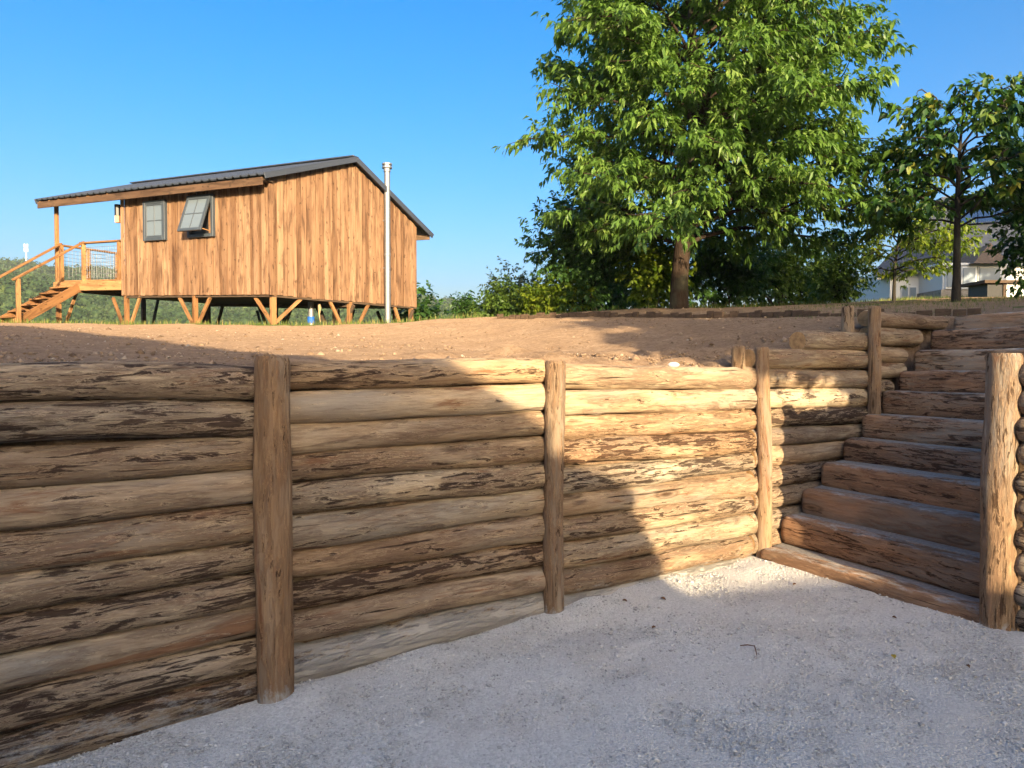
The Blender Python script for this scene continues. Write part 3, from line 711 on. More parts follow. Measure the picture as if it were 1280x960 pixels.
beam('handrail', v3(cp(1.0, 0, -.03), dz_(1.0) + RH + .02), v3(cp(1.34, 0, -.03), dz_(1.34) + RH + .02), .12, .045, M['timber'], cabin)
beam('handrail', v3(cp(1.535, 0, 0), dz_(1.5) + RH + .02), v3(cp(1.535, 0, -2.55), dz_(1.5) + RH + .02), .12, .045, M['timber'], cabin)
beam('handrail', v3(cp(1.0, 0, -2.5), dz_(1.0) + RH + .02), v3(cp(1.535, 0, -2.5), dz_(1.5) + RH + .02), .12, .045, M['timber'], cabin)
def wire_mesh(k0, o0, k1, o1):
    g = Geo(); a, b = Vector(v3(cp(k0, 0, o0), dz_(k0) + .1)), Vector(v3(cp(k1, 0, o1), dz_(k1) + .1)); L = (b - a).length
    for i in range(int(L / .1) + 1): q = a.lerp(b, min(1, i * .1 / L)); g.tube([q, q + Vector((0, 0, .4)), q + Vector((0, 0, .82))], [.005] * 3, 4)
    for i in range(9): d_ = Vector((0, 0, i * .1)); g.tube([a + d_, a.lerp(b, .5) + d_, b + d_], [.005] * 3, 4)
    return obj('wire_mesh', g.mesh('wire_mesh', M['steel']), None, cabin)
wire_mesh(1.04, -.03, 1.31, -.03); wire_mesh(1.535, -.1, 1.535, -2.45); wire_mesh(1.05, -2.5, 1.53, -2.5)
k0, k1 = 1.335, 1.505; run = 1.62
gz = surf(*cp(1.4, 0, run))
drop = dz_(1.4) - gz
flight = beam('stair_flight', v3(cp(k0, 0, .06), dz_(k0) - .16), v3(cp(k0, 0, run + .1), gz - .04), .05, .22, M['timber'], cabin)
beam('stringer', v3(cp(k1, 0, .06), dz_(k0) - .16), v3(cp(k1, 0, run + .1), gz - .04), .05, .22, M['timber'], flight)
for i in range(6):
    o = .10 + (i + .5) * run / 6.3; z = dz_(1.4) - (i + 1) * drop / 7
    beam('tread', v3(cp(k0 + .006, 0, o), z), v3(cp(k1 - .006, 0, o), z), .25, .04, M['timber'], flight)
for k in (k0, k1):
    q = cp(k - .012 if k == k0 else k + .012, 0, run - .02)
    beam('newel', v3(q, surf(*q) - .1), v3(q, gz + 1.10), .09, .09, M['timber'], flight, up=tuple(np.append(GNrm, 0.)))
    beam('handrail', v3(cp(k - .012 if k == k0 else k + .012, 0, -.05), dz_(k) + RH + .05), v3(cp(k - .012 if k == k0 else k + .012, 0, run + .10), gz + 1.06), .10, .05, M['timber'], flight)
# bit of rope left hanging under the floor
g = Geo(); hp = cp(.05, .34); g.tube([v3(hp, Z0 - .1), v3(hp + .01, Z0 - .2), v3(hp, Z0 - .35), v3(hp + .02, Z0 - .55)], [.03, .045, .02, .012], 6)
obj('hanging_rope', g.mesh('hanging_rope', m_plain('pale_rope', (.45, .33, .18), .9)), None, cabin)

# ------------------------------------------------------------ vegetation
def leaves_mesh(name, P, D, L, Wd, mat, seed, droop=.35, tint=None):
    """folded leaves: P base points, D unit directions, L lengths, Wd widths"""
    rs = np.random.RandomState(seed); n = len(P)
    up = np.array([[0, 0, 1.]]) + rs.normal(0, .45, (n, 3))
    S_ = np.cross(D, up); S_ /= np.linalg.norm(S_, axis=1)[:, None] + 1e-9
    Nn = np.cross(S_, D)
    L_, w_ = L[:, None], Wd[:, None]
    dr = np.zeros((n, 3)); dr[:, 2] = -1
    mid = P + D * L_ * .45 + dr * L_ * .04; tip = P + D * L_ + dr * L_ * droop * rs.uniform(.3, 1.2, (n, 1))
    fold = .28
    l_ = mid + S_ * w_ + Nn * w_ * fold; r_ = mid - S_ * w_ + Nn * w_ * fold
    Vv = np.stack([P, l_, mid, r_, tip], 1).reshape(-1, 3)
    f = np.array([(0, 2, 1), (0, 3, 2), (1, 2, 4), (2, 3, 4)])
    Fv = (f[None] + 5 * np.arange(n)[:, None, None]).reshape(-1, 3)
    me = mesh(name, Vv, Fv, mat)
    if tint is None: tint = rs.rand(n)
    attr(me, 'tint', np.repeat(tint, 5))
    return me
def unit(v): return v / (np.linalg.norm(v, axis=-1, keepdims=True) + 1e-9)
def sprays(centres, dirs, per, rs, Ls, Wr, hang=.7, twig=.28):
    """a spray = short twig with leaves in two drooping ranks"""
    n = len(centres)
    t = rs.rand(n, per)
    P = centres[:, None] + dirs[:, None] * (t[..., None] - .2) * twig
    sd = np.stack([-dirs[:, 1], dirs[:, 0], np.zeros(n)], -1); sd = unit(sd + 1e-6)
    sg = np.where(rs.rand(n, per) < .5, -1, 1)[..., None]
    D = dirs[:, None] * rs.uniform(.3, 1.0, (n, per, 1)) + sd[:, None] * sg * rs.uniform(.3, 1.1, (n, per, 1)) + rs.normal(0, .3, (n, per, 3))
    D[..., 2] -= rs.uniform(.1, .1 + hang, (n, per))
    L = Ls * rs.uniform(.65, 1.2, n * per)
    return P.reshape(-1, 3), unit(D.reshape(-1, 3)), L, L * Wr * rs.uniform(.8, 1.2, n * per)
LEAF = {
    'cherry': m_leaf('cherry_leaf', [(.055, .115, .02), (.095, .185, .032), (.15, .255, .05), (.23, .32, .075)], .32),
    'persimmon': m_leaf('broad_leaf', [(.022, .065, .012), (.04, .10, .016), (.075, .15, .022), (.24, .24, .04)], .22),
    'dark': m_leaf('dark_shrub_leaf', [(.034, .08, .02), (.06, .135, .03), (.10, .19, .045)], .3),
    'mid': m_leaf('mid_green_leaf', [(.06, .11, .02), (.10, .17, .03), (.16, .23, .045)], .3),
    'bright': m_leaf('yellow_green_leaf', [(.08, .14, .012), (.16, .23, .02), (.27, .30, .03)], .42),
    'pale': m_leaf('grey_green_leaf', [(.06, .09, .035), (.11, .14, .06), (.17, .20, .09)], .3)}
def add_limb(g, p0, p1, r0, r1, bend, rs, n=7, seg=7):
    t = np.linspace(0, 1, seg)[:, None]; p0, p1 = np.asarray(p0, float), np.asarray(p1, float)
    m = p0 + (p1 - p0) * t + np.array([[0, 0, 1.]]) * bend * np.sin(t * np.pi) + rs.normal(0, .03, (seg, 3)) * np.sin(t * np.pi) * np.linalg.norm(p1 - p0)
    g.tube(m, np.linspace(r0, r1, seg), n)
    return m
def layered_tree(name, base, height, prof, centre, label, cat, leaf, bark, seed, trunk_r, nlimb, per_m, leaf_len, leaf_w, lean=(0, 0), z_first=.3, group=None, side=6, per=9, up=.35, gap=0.0):
    rs = np.random.RandomState(seed); base = np.asarray(base, float)
    root = thing(name, base, label, cat, group)
    g = Geo()
    tz = np.linspace(-.15, height * .96, 14)
    spine = np.stack([base[0] + lean[0] * tz / height + .06 * np.sin(tz * 1.3 + seed), base[1] + lean[1] * tz / height + .05 * np.cos(tz * 1.1), base[2] + tz], -1)
    g.tube(spine, trunk_r * (1 - .9 * np.clip(tz / height, 0, 1)) * np.where(tz < .15, 1.12, 1), 12)
    Cs, Ds = [], []
    zs, rs_ = zip(*prof)
    for i in range(nlimb):
        f = (i + rs.rand() * .6) / nlimb
        z = height * (z_first + (1 - z_first) * f)
        az = i * 2.39996 + rs.normal(0, .25)
        Rr = np.interp(z, zs, rs_) * rs.uniform(.75, 1.08)
        d = np.array([math.cos(az), math.sin(az), 0])
        st = np.array([np.interp(z * .82, tz, spine[:, q]) for q in range(3)])
        en = np.array([base[0] + centre[0], base[1] + centre[1], base[2] + z]) + d * Rr; en[2] += rs.normal(0, .15) - .12 * Rr + up * .3
        L = np.linalg.norm(en - st)
        limb = add_limb(g, st, en, max(.018, trunk_r * .28 * (1 - .6 * f)), .008, .10 * L, rs)
        ns = max(2, int(L * per_m))
        for q in range(ns):
            t = .28 + .72 * (q + rs.rand()) / ns
            p = np.array([np.interp(t * 6, np.arange(7), limb[:, e]) for e in range(3)])
            sgn = -1 if q % 2 else 1
            sd = d * .75 + np.array([-d[1], d[0], 0]) * sgn * rs.uniform(.3, 1.2) + np.array([0, 0, rs.normal(.05, .35)])
            sd /= np.linalg.norm(sd)
            bl = Rr * rs.uniform(.12, .40) * (1.25 - .6 * t)
            tw = add_limb(g, p, p + sd * bl + np.array([0, 0, -.10 * bl]), .012, .004, .03, rs, 4, 4)
            for e in range(side):
                tt = .15 + .9 * (e + rs.rand()) / side
                if rs.rand() < gap: continue
                c = tw[0] + (tw[-1] - tw[0]) * tt + rs.normal(0, .07, 3)
                Cs.append(c); Ds.append(sd + rs.normal(0, .35, 3))
    Cs = np.array(Cs); Ds = unit(np.array(Ds))
    P, D, L, Wd = sprays(Cs, Ds, per, rs, leaf_len, leaf_w, .95)
    # clump tint: sprays share a tone
    ct = np.repeat(np.clip(rs.normal(.45, .2, len(Cs)), 0, 1), per); tint = np.clip(ct + rs.normal(0, .12, len(ct)), 0, 1)
    obj('trunk', g.mesh('trunk', M[bark]), None, root)
    obj('crown', leaves_mesh('crown', P, D, L, Wd, LEAF[leaf], seed, .4, tint), None, root)
    return root
def bush(name, base, rx, ry, rz, zc, n, leaf, llen, lw, label, seed, cat='shrub', group=None, bark='bark_grey', lumps=9, per=8, stems=7, hollow=.5):
    """shrub: lumpy crown volume of leaf sprays over a fan of stems"""
    rs = np.random.RandomState(seed); base = np.asarray(base, float)
    root = thing(name, base, label, cat, group); g = Geo()
    lc = unit(rs.normal(0, 1, (lumps, 3))) * rs.uniform(.25, .75, (lumps, 1)); lr = rs.uniform(.32, .62, lumps)
    for q in range(stems):
        e = lc[q % lumps] * np.array([rx, ry, rz]) * rs.uniform(.8, 1.2) + base + np.array([0, 0, zc])
        add_limb(g, base + np.append(rs.normal(0, .06 + rx * .06, 2), -.05), e, .012 + .014 * rz, .004, .05, rs, 5, 6)
    k = rs.randint(0, lumps, n); dv = unit(rs.normal(0, 1, (n, 3))); rr = (hollow + (1 - hollow) * rs.rand(n) ** .6)
    c = lc[k] + dv * (lr[k] * rr)[:, None] * rs.uniform(.85, 1.25, (n, 1))
    C_ = c * np.array([rx, ry, rz]) + base + np.array([0, 0, zc])
    C_[:, 2] = np.maximum(C_[:, 2], base[2] + .03 + rs.rand(n) * .1)
    Dd = unit(dv + rs.normal(0, .4, (n, 3)) + np.array([0, 0, .15]))
    P, D, L, Wd = sprays(C_, Dd, per, rs, llen, lw, twig=llen * 2.2)
    ct = np.repeat(np.clip(rs.normal(.45, .2, n), 0, 1), per); tint = np.clip(ct + rs.normal(0, .12, len(ct)), 0, 1)
    obj('stems', g.mesh('stems', M[bark]), None, root)
    obj('foliage', leaves_mesh('foliage', P, D, L, Wd, LEAF[leaf], seed, .25, tint), None, root)
    return root
def gp(px, Y, dz=0.0):
    x = (px - 640) / 900 * Y; return np.array([x, Y, surf(x, Y) + dz])

layered_tree('cherry_tree', gp(852, 13), 8.8, [(0, 2.1), (1.2, 2.55), (2.0, 2.75), (3.4, 2.85), (5.0, 2.7), (6.2, 2.3), (7.4, 1.5), (8.8, .4)], (.42, 0), 'big leafy green tree with a thick brown trunk on the grassy bank', 'tree', 'cherry', 'bark_dark', 4, .165, 98, 7.5, .135, .20, (.35, 0), .15, side=7, per=10)
layered_tree('persimmon_tree', gp(1191, 11), 3.3, [(0, 1.0), (1.0, 1.35), (1.8, 1.5), (2.5, 1.3), (3.3, .6)], (.25, 0), 'slender dark trunked tree with broad drooping leaves beside the white house', 'tree', 'persimmon', 'bark_grey', 8, .062, 24, 6.5, .14, .30, (.12, 0), .40, side=5, per=6, gap=.15)
# shrubs behind the bank; (picture column, depth, half widths, half height, centre height)
bush('evergreen_shrub', gp(742, 14.6), 1.2, 1.0, 1.35, 1.2, 1700, 'dark', .11, .24, 'dense dark green shrub pressed against the left of the big tree', 21, lumps=14, per=11)
bush('hazel_bush', gp(812, 14.1), .6, .6, .85, .8, 520, 'bright', .12, .3, 'sunlit yellow green bush just left of the trunk of the big tree', 22, lumps=12)
bush('flowering_shrub', gp(655, 16.5), .9, .8, .95, .75, 900, 'pale', .09, .24, 'pale grey green shrub with feathery tips left of the dark shrub', 23)
bush('laurel_bush', gp(627, 15.5), .6, .6, .55, .48, 600, 'mid', .10, .3, 'rounded mid green bush between the sapling and the pale shrub', 24)
bush('laurel_bush', gp(690, 14.6), .8, .5, .45, .4, 600, 'bright', .09, .3, 'low yellow green bush at the foot of the dark shrub', 25)
bush('garden_sapling', gp(583, 17.5), .27, .27, .42, .66, 170, 'dark', .13, .25, 'small dark upright sapling standing alone near the cabin', 26, lumps=6, cat='sapling')
bush('laurel_bush', gp(604, 16.5), .34, .4, .3, .26, 220, 'bright', .09, .28, 'tiny bright bush at the foot of the lone sapling', 27)
bush('fig_shrub', gp(531, 20.5), .62, .6, 1.05, 1.0, 260, 'dark', .17, .42, 'dark broad leaved shrub peeping out behind the cabin corner', 28, lumps=9, per=6)
bush('hedge_bush', gp(905, 15.5), 1.1, .7, .85, .75, 1000, 'dark', .11, .3, 'deep green bush right of the big trunk', 29, lumps=12)
bush('hedge_bush', gp(975, 17), 1.2, .8, .95, .85, 1000, 'mid', .11, .3, 'leafy green bush in the middle of the hedge line', 30, lumps=12)
bush('hedge_bush', gp(1048, 18), 1.1, .8, 1.0, .85, 800, 'mid', .10, .28, 'loose green bush next to the pale young tree', 31)
bush('hedge_bush', gp(765, 18.5), 1.4, .8, .9, .75, 800, 'dark', .11, .3, 'shady bush far behind the dark shrub', 32)
bush('hedge_bush', gp(1012, 20.5), 1.7, .8, .9, .75, 800, 'bright', .11, .3, 'sunny pale bush at the back of the hedge line', 33)
layered_tree('young_tree', gp(1118, 16.5), 2.9, [(0, .9), (.8, 1.25), (1.6, 1.35), (2.3, 1.0), (2.9, .4)], (.3, 0), 'young pale green tree with thin bare stems left of the white house', 'tree', 'bright', 'bark_grey', 41, .04, 30, 6.0, .10, .28, (.2, 0), .25, side=5, per=7)
bush('conifer_shrub', gp(1285, 12.5), .8, .7, 1.1, 1.45, 800, 'dark', .11, .28, 'dark leafy shrub half hiding the white house roof', 42, lumps=10)

# garden trees standing behind the camera on the right, which dapple the soil and the logs
layered_tree('garden_tree', (7.8, -2.6, surf(7.8, -2.6)), 5.4, [(0, 1.5), (1.8, 2.2), (2.8, 3.2), (4.0, 3.0), (5.0, 1.8), (5.6, .7)], (0, 0), 'broad garden tree on the bank behind the viewer, right of the stairs', 'tree', 'cherry', 'bark_dark', 51, .16, 56, 6, .25, .3, (0, 0), .40, side=5, per=7)
layered_tree('garden_tree', (12.4, -4.0, surf(12.4, -4.0)), 7.2, [(0, 1.5), (2.5, 2.2), (4, 2.6), (5.5, 2.3), (7.2, .7)], (0, 0), 'tall garden tree behind the viewer, furthest from the stairs', 'tree', 'cherry', 'bark_dark', 52, .2, 44, 4.5, .26, .26, (0, 0), .34, side=4, per=7)
layered_tree('added_shade_tree', (19.4, 12, surf(19.4, 12)), 8.5, [(0, 2.0), (2, 3.0), (4, 3.6), (6, 3.2), (8.5, .9)], (0, 0), 'unseen wide tree added to shade the white house', 'tree', 'mid', 'bark_dark', 53, .2, 54, 5.0, .34, .34, (0, 0), .2, side=5, per=7)  # tree added out of view to cast shade over the white house

# grass on the bank and along the crest
s = NT('grass_blade'); a = s.attr('tint')
M['grass'] = s.done(s.ramp(a, [(0, (.05, .09, .015)), (.45, (.10, .15, .03)), (.75, (.20, .20, .06)), (1, (.36, .27, .12))]), .8, None, .2)
def grass_mesh(name, x, y, h, seed, label):
    rs = np.random.RandomState(seed); n = len(x); z = ground_z(x, y) - .02
    a_ = rs.rand(n) * 6.28; ln = rs.uniform(.1, .6, n); ww = np.clip(h * .045, .003, .012)
    dx, dy = np.cos(a_), np.sin(a_)
    b = np.stack([x, y, z], -1); sd = np.stack([-dy, dx, 0 * dx], -1) * ww[:, None]; d = np.stack([dx * ln, dy * ln, np.ones(n)], -1) * h[:, None]
    mid = b + d * .5; mid[:, :2] -= np.stack([dx, dy], -1) * (ln * h * .2)[:, None]
    Vv = np.stack([b - sd, b + sd, mid + sd * .7, mid - sd * .7, b + d], 1).reshape(-1, 3)
    f = np.array([(0, 1, 2), (0, 2, 3), (3, 2, 4)]); Fv = (f[None] + 5 * np.arange(n)[:, None, None]).reshape(-1, 3)
    me = mesh(name, Vv, Fv, M['grass']); attr(me, 'tint', np.repeat(np.clip(rs.normal(.5, .28, n), 0, 1), 5))
    return tag(obj(name, me), label, kind='stuff')
rs = np.random.RandomState(77); k = 60000
ys = 7 + 18 * rs.rand(k); xs = ys * rs.uniform(-.06, .78, k)
u_ = (xs - P1[0]) * U[0] + (ys - P1[1]) * U[1]; d_ = (xs - P1[0]) * N[0] + (ys - P1[1]) * N[1]
dm_ = np.interp(u_, [-60, 0, 4.9, 9.5, 60], [18, 18, 12.3, 5.2, 5.2])
ok = (d_ > dm_ - .15 + .5 * vnoise(xs, ys)) & (rs.rand(k) < .35 + 1.2 * np.clip(vnoise(xs * .9 + 3, ys * .9) + .2, 0, 1))
grass_mesh('bank_grass', xs[ok], ys[ok], rs.uniform(.04, .15, ok.sum()), 78, 'unmown grass on the bank under the trees')
k = 30000
ys = 12.5 + 11 * rs.rand(k); xs = ys * rs.uniform(-.76, -.04, k); d_ = (xs - P1[0]) * N[0] + (ys - P1[1]) * N[1]; u_ = (xs - P1[0]) * U[0] + (ys - P1[1]) * U[1]; d_ = d_ - np.interp(u_, [-60, 0, 4.9, 9.5, 60], [18, 18, 12.3, 5.2, 5.2]) + 12
ok = (d_ > 11.6 + 1.2 * vnoise(xs * .7, ys * .7)) & (d_ < 19)
grass_mesh('crest_grass', xs[ok], ys[ok], rs.uniform(.04, .16, ok.sum()), 79, 'thin grass along the crest under the cabin')
k = 5000
t_ = rs.uniform(3.6, 10, k); xs = P3[0] + V[0] * t_ + rs.uniform(-.3, 3.0, k) * VN[0]; ys = P3[1] + V[1] * t_ + rs.uniform(.0, 3.2, k)
grass_mesh('lawn_grass', xs, ys, rs.uniform(.02, .08, k), 80, 'short grass at the head of the stairs')
def tuft(px, Y, n, h, seed, label):
    rs = np.random.RandomState(seed); c = gp(px, Y)
    x = c[0] + rs.normal(0, .05, n); y = c[1] + rs.normal(0, .05, n)
    o = grass_mesh('grass_tuft', x, y, rs.uniform(.4, 1, n) * h, seed, label); del o['kind']
    tag(o, label, 'grass tuft', 'grass tufts along the top of the log wall')
tuft(170, 3.35, 70, .09, 1, 'green grass tuft on the soil above the long log wall, left of its thickest post')
tuft(262, 3.5, 50, .07, 2, 'dry grass tuft on the soil beside the thickest wall post')
tuft(430, 4.1, 35, .05, 3, 'tiny grass tuft on the soil edge just right of the thickest wall post')

# ------------------------------------------------------------ timber edging along the soil
edge = thing('timber_edging', (2.2, 11, surf(2.2, 11)), 'low edging of short sawn stakes between the soil and the grassy bank', 'edging')
EP = np.array([(5.2, 8.0), (4.05, 8.75), (2.97, 10.3), (1.7, 11.9), (.75, 12.9), (-.3, 13.6)])
sg = np.linalg.norm(np.diff(EP, axis=0), axis=1); cs = np.concatenate([[0], np.cumsum(sg)])
rnd = random.Random(9); t = 0.0; SM = [boxmesh('stake', .40, w_, .05, M['old_stake'], .006) for w_ in (.10, .13, .16)]
for me_ in SM: attr(me_, 'dust', np.zeros(len(me_.vertices)))
while t < cs[-1]:
    w_ = rnd.choice([0, 1, 2]); ww = (.10, .13, .16)[w_]
    p = np.array([np.interp(t + ww / 2, cs, EP[:, 0]), np.interp(t + ww / 2, cs, EP[:, 1])]); q = np.array([np.interp(t + ww / 2 + .05, cs, EP[:, 0]), np.interp(t + ww / 2 + .05, cs, EP[:, 1])])
    tn = (q - p) / (np.linalg.norm(q - p) + 1e-9); nr = Vector((-tn[1], tn[0], 0))
    z = surf(*p) - .135 + rnd.uniform(-.02, .035)
    obj('stake', SM[w_], frame(v3(p, z), (rnd.uniform(-.04, .04), rnd.uniform(-.04, .04), 1), nr), edge)
    t += ww + rnd.uniform(.004, .02)

# ------------------------------------------------------------ white house behind the trees
M['render'] = m_plain('white_render', (.72, .71, .68), .85, .06, (1, 1, 1), bump=.1)
M['slate'] = m_plain('slate', (.055, .062, .08), .55, .3, (5, 5, 14), bump=.4, spec=.5)
M['brown_tile'] = m_plain('brown_tile', (.20, .14, .09), .8, .3, (8, 8, 8), bump=.5)
M['stone'] = m_plain('rubble_stone', (.30, .26, .21), .9, .45, (7, 7, 9), bump=.8)
s = NT('solar_glass'); M['solar'] = s.done((.02, .04, .10), .08, None, .8)
HY = 26.0
def hp_(px, py, dy=0.0): return at(px, py, HY + dy)
hb = at(1190, 376, HY); hz = hb.z - .6
house = thing('white_house', (hb.x, HY + 2, hz), 'white rendered house with steep slate roof and bay window', 'house')
def prism(name, pts_lo, pts_hi, mat, parent=house):
    n = len(pts_lo); v = list(pts_lo) + list(pts_hi)
    f = [tuple(range(n))[::-1], tuple(range(n, 2 * n))] + [(i, (i + 1) % n, n + (i + 1) % n, n + i) for i in range(n)]
    return poly(name, v, f, mat, parent)
def P(px, py, dy=0.0): return hp_(px, py, dy)
def block(name, x0, x1, y0, y1, d0, d1, mat, parent=house):
    """box standing between picture columns x0..x1 at its own depth d0..d1"""
    a, b = P(x0, y1, d0), P(x1, y1, d0); zt = P(x0, y0, d0).z
    zb_ = a.z
    lo = [(a.x, a.y, zb_), (b.x, b.y, zb_), (b.x, HY + d1, zb_), (a.x, HY + d1, zb_)]
    return prism(name, lo, [(q[0], q[1], zt) for q in lo], mat, parent)
block('wall', 1112, 1195, 338, 384, 1.2, 8, M['render']); block('wall', 1195, 1330, 331, 384, 1.0, 8, M['render'])
# roofs
ra, rb_, rc, rd = P(1092, 345, .9), P(1335, 328, .7), P(1335, 240, 4.6), P(1178, 250, 4.6)
prism('roof', [ra, rb_, rc, rd], [q + Vector((0, .05, .14)) for q in (ra, rb_, rc, rd)], M['slate'])
rf2 = P(1335, 328, 9.0); rf3 = P(1092, 345, 9.0)
prism('roof', [rd, rc, rf2, rf3], [q + Vector((0, .02, .14)) for q in (rd, rc, rf2, rf3)], M['slate'])
prism('gable', [ra + Vector((.2, .2, -.1)), rd + Vector((0, 0, -.1)), rf3 + Vector((.2, -.2, -.1))], [ra + Vector((.4, .2, -.1)), rd + Vector((.2, 0, -.1)), rf3 + Vector((.4, -.2, -.1))], M['render'])
sn = (rb_ - ra).cross(rd - ra).normalized(); sn = sn if sn.z > 0 else -sn
for x0, x1 in ((1199, 1219), (1220, 1241), (1242, 1263)):
    q = []
    for px, t0 in ((x0, .55), (x1, .55), (x1, .86), (x0, .86)):
        lo = ra.lerp(rb_, (px - 1092) / 243); hi = rd.lerp(rc, (px - 1178) / 157) ; q.append(lo.lerp(hi, t0) + sn * .2)
    prism('solar_panel', q, [p_ + sn * .05 for p_ in q], M['solar'])
for x0, x1, y0, y1 in ((1127, 1136, 358, 373), (1137, 1146, 358, 373), (1168, 1177, 349, 366)):
    w_ = block('window', x0, x1, y0, y1, 1.12, 1.22, M['white']); block('pane', x0 + 1, x1 - 1, y0 + 1.3, y1 - 1, 1.09, 1.14, M['glass'], w_)
# bay
bay = block('bay', 1178, 1258, 331, 362, -.3, 1.2, M['render'])
block('bay_plinth', 1176, 1260, 362, 386, -.36, 1.2, M['stone'])
for x0, x1 in ((1184, 1192), (1204, 1219), (1225, 1250)):
    w_ = block('window', x0 - 2, x1 + 2, 333, 361, -.38, -.28, M['white']); block('pane', x0, x1, 335, 358.5, -.42, -.36, M['glass'], w_)
b0, b1 = P(1217, 329, -.7), P(1262, 329, -.7); b2 = Vector((b1.x, HY + 1.6, b1.z)); b3 = Vector((b0.x, HY + 1.6, b0.z)); ap = P(1238, 303, .3)
poly('bay_roof', [b0, b1, b2, b3, ap], [(3, 2, 1, 0), (0, 1, 4), (1, 2, 4), (2, 3, 4), (3, 0, 4)], M['brown_tile'], house)
block('gutter', 1176, 1260, 328.5, 331.5, -.4, .9, M['white'])
# small shed
sp_ = at(1258, 380, 19.0)
shed = thing('garden_shed', (sp_.x, 19, sp_.z), 'small flat roofed shed, dark front and pale side, beside the white house', 'shed')
def sblock(name, x0, x1, y0, y1, Y0, Y1, mat):
    a, b = at(x0, y1, Y0), at(x1, y1, Y0); zt = at(x0, y0, Y0).z
    sk = 0.0 if name == 'shed_roof' else .3
    lo = [(a.x, Y0, a.z - sk), (b.x, Y0, a.z - sk), (b.x, Y1, a.z - sk), (a.x, Y1, a.z - sk)]
    return prism(name, lo, [(q[0], q[1], zt) for q in lo], mat, shed)
sblock('door', 1234, 1254, 354, 379, 19, 19.8, M['black']); sblock('corner_post', 1254, 1258, 354, 379, 18.97, 19.8, M['dark_timber']); sblock('side_panel', 1258, 1290, 354, 380, 18.99, 19.8, M['white'])
sblock('shed_roof', 1231, 1295, 350, 353.6, 18.85, 19.95, M['dark_timber'])
v_, f_ = None, None
# water butt cover beside the house
bp = at(1165, 374, 24.0)

# ------------------------------------------------------------ wooded hill and mast
def hill_wood(seed, n, cards=50):
    """crowns across the valley: small core covered with leafy clumps"""
    rs = np.random.RandomState(seed)
    bm = bmesh.new(); bmesh.ops.create_icosphere(bm, subdivisions=1, radius=1); iv = np.array([q.co[:] for q in bm.verts]); fi = np.array([[q.index for q in f.verts] for f in bm.faces]); bm.free()
    r = 120 + 410 * rs.rand(n) ** .75; ph = np.radians(rs.uniform(-44, 14, n))
    x, y = r * np.sin(ph), r * np.cos(ph); z = ground_z(x, y)
    s_ = rs.uniform(1.5, 3.6, n) * (.6 + r / 800); c = np.stack([x, y, z + s_ * .55], -1); zs_ = rs.uniform(.8, 1.3, n)
    Vv = iv[None] * s_[:, None, None] * .62; Vv[:, :, 2] *= zs_[:, None]; Vv = Vv + c[:, None]
    F1 = (fi[None] + len(iv) * np.arange(n)[:, None, None]).reshape(-1, 3); n1 = n * len(iv)
    dv = unit(rs.normal(0, 1, (n, cards, 3))); dv[..., 2] = np.abs(dv[..., 2]) * 1.1 - .25
    pc = dv * (s_[:, None] * rs.uniform(.75, 1.15, (n, cards)))[..., None]; pc[..., 2] *= zs_[:, None]; pc = pc + c[:, None]
    sz = (s_[:, None] * rs.uniform(.14, .32, (n, cards)))[..., None, None]
    tri = pc[:, :, None] + unit(rs.normal(0, 1, (n, cards, 3, 3))) * sz
    F2 = np.arange(n * cards * 3).reshape(-1, 3) + n1
    me = mesh('hillside_wood', np.concatenate([Vv.reshape(-1, 3), tri.reshape(-1, 3)]), np.concatenate([F1, F2]), M['wood'], False)
    t = np.clip(rs.normal(.5, .28, n), 0, 1)
    attr(me, 'tint', np.concatenate([np.repeat(t, len(iv)), np.repeat(np.clip(np.repeat(t, cards) + rs.normal(0, .15, n * cards), 0, 1), 3)]))
    return tag(obj('hillside_wood', me), 'wooded hillside across the valley behind the cabin', kind='stuff')
s = NT('far_foliage'); c1 = s.coord(rnd=False)
n1 = s.noise(c1, 1.1, 5, .7)
c_ = s.ramp(s.attr('tint'), [(0, (.022, .045, .018)), (.5, (.038, .068, .027)), (1, (.065, .095, .038))])
M['wood'] = s.done(c_, .9, None, .1)
hill_wood(61, 6000)
mp = at(33, 330, 470); mast = thing('radio_mast', (mp.x, mp.y, float(ground_z(mp.x, mp.y))), 'thin pale radio mast on the wooded ridge', 'mast')
g = Geo(); top = at(33, 306, 470); g.tube([(mp.x, mp.y, float(ground_z(mp.x, mp.y))), (mp.x, mp.y, (mp.z + top.z) / 2), (mp.x, mp.y, top.z)], [.5, .42, .35], 6); obj('pole', g.mesh('pole', M['white']), None, mast)
for dz in (-.6, -3.4):
    for a in (0, 2.1, 4.2): beam('antenna', (mp.x + math.cos(a) * .9, mp.y + math.sin(a) * .9, top.z + dz - 1.1), (mp.x + math.cos(a) * .9, mp.y + math.sin(a) * .9, top.z + dz + 1.1), .7, .4, M['white'], mast, up=(0, 1, 0), bev=.02)

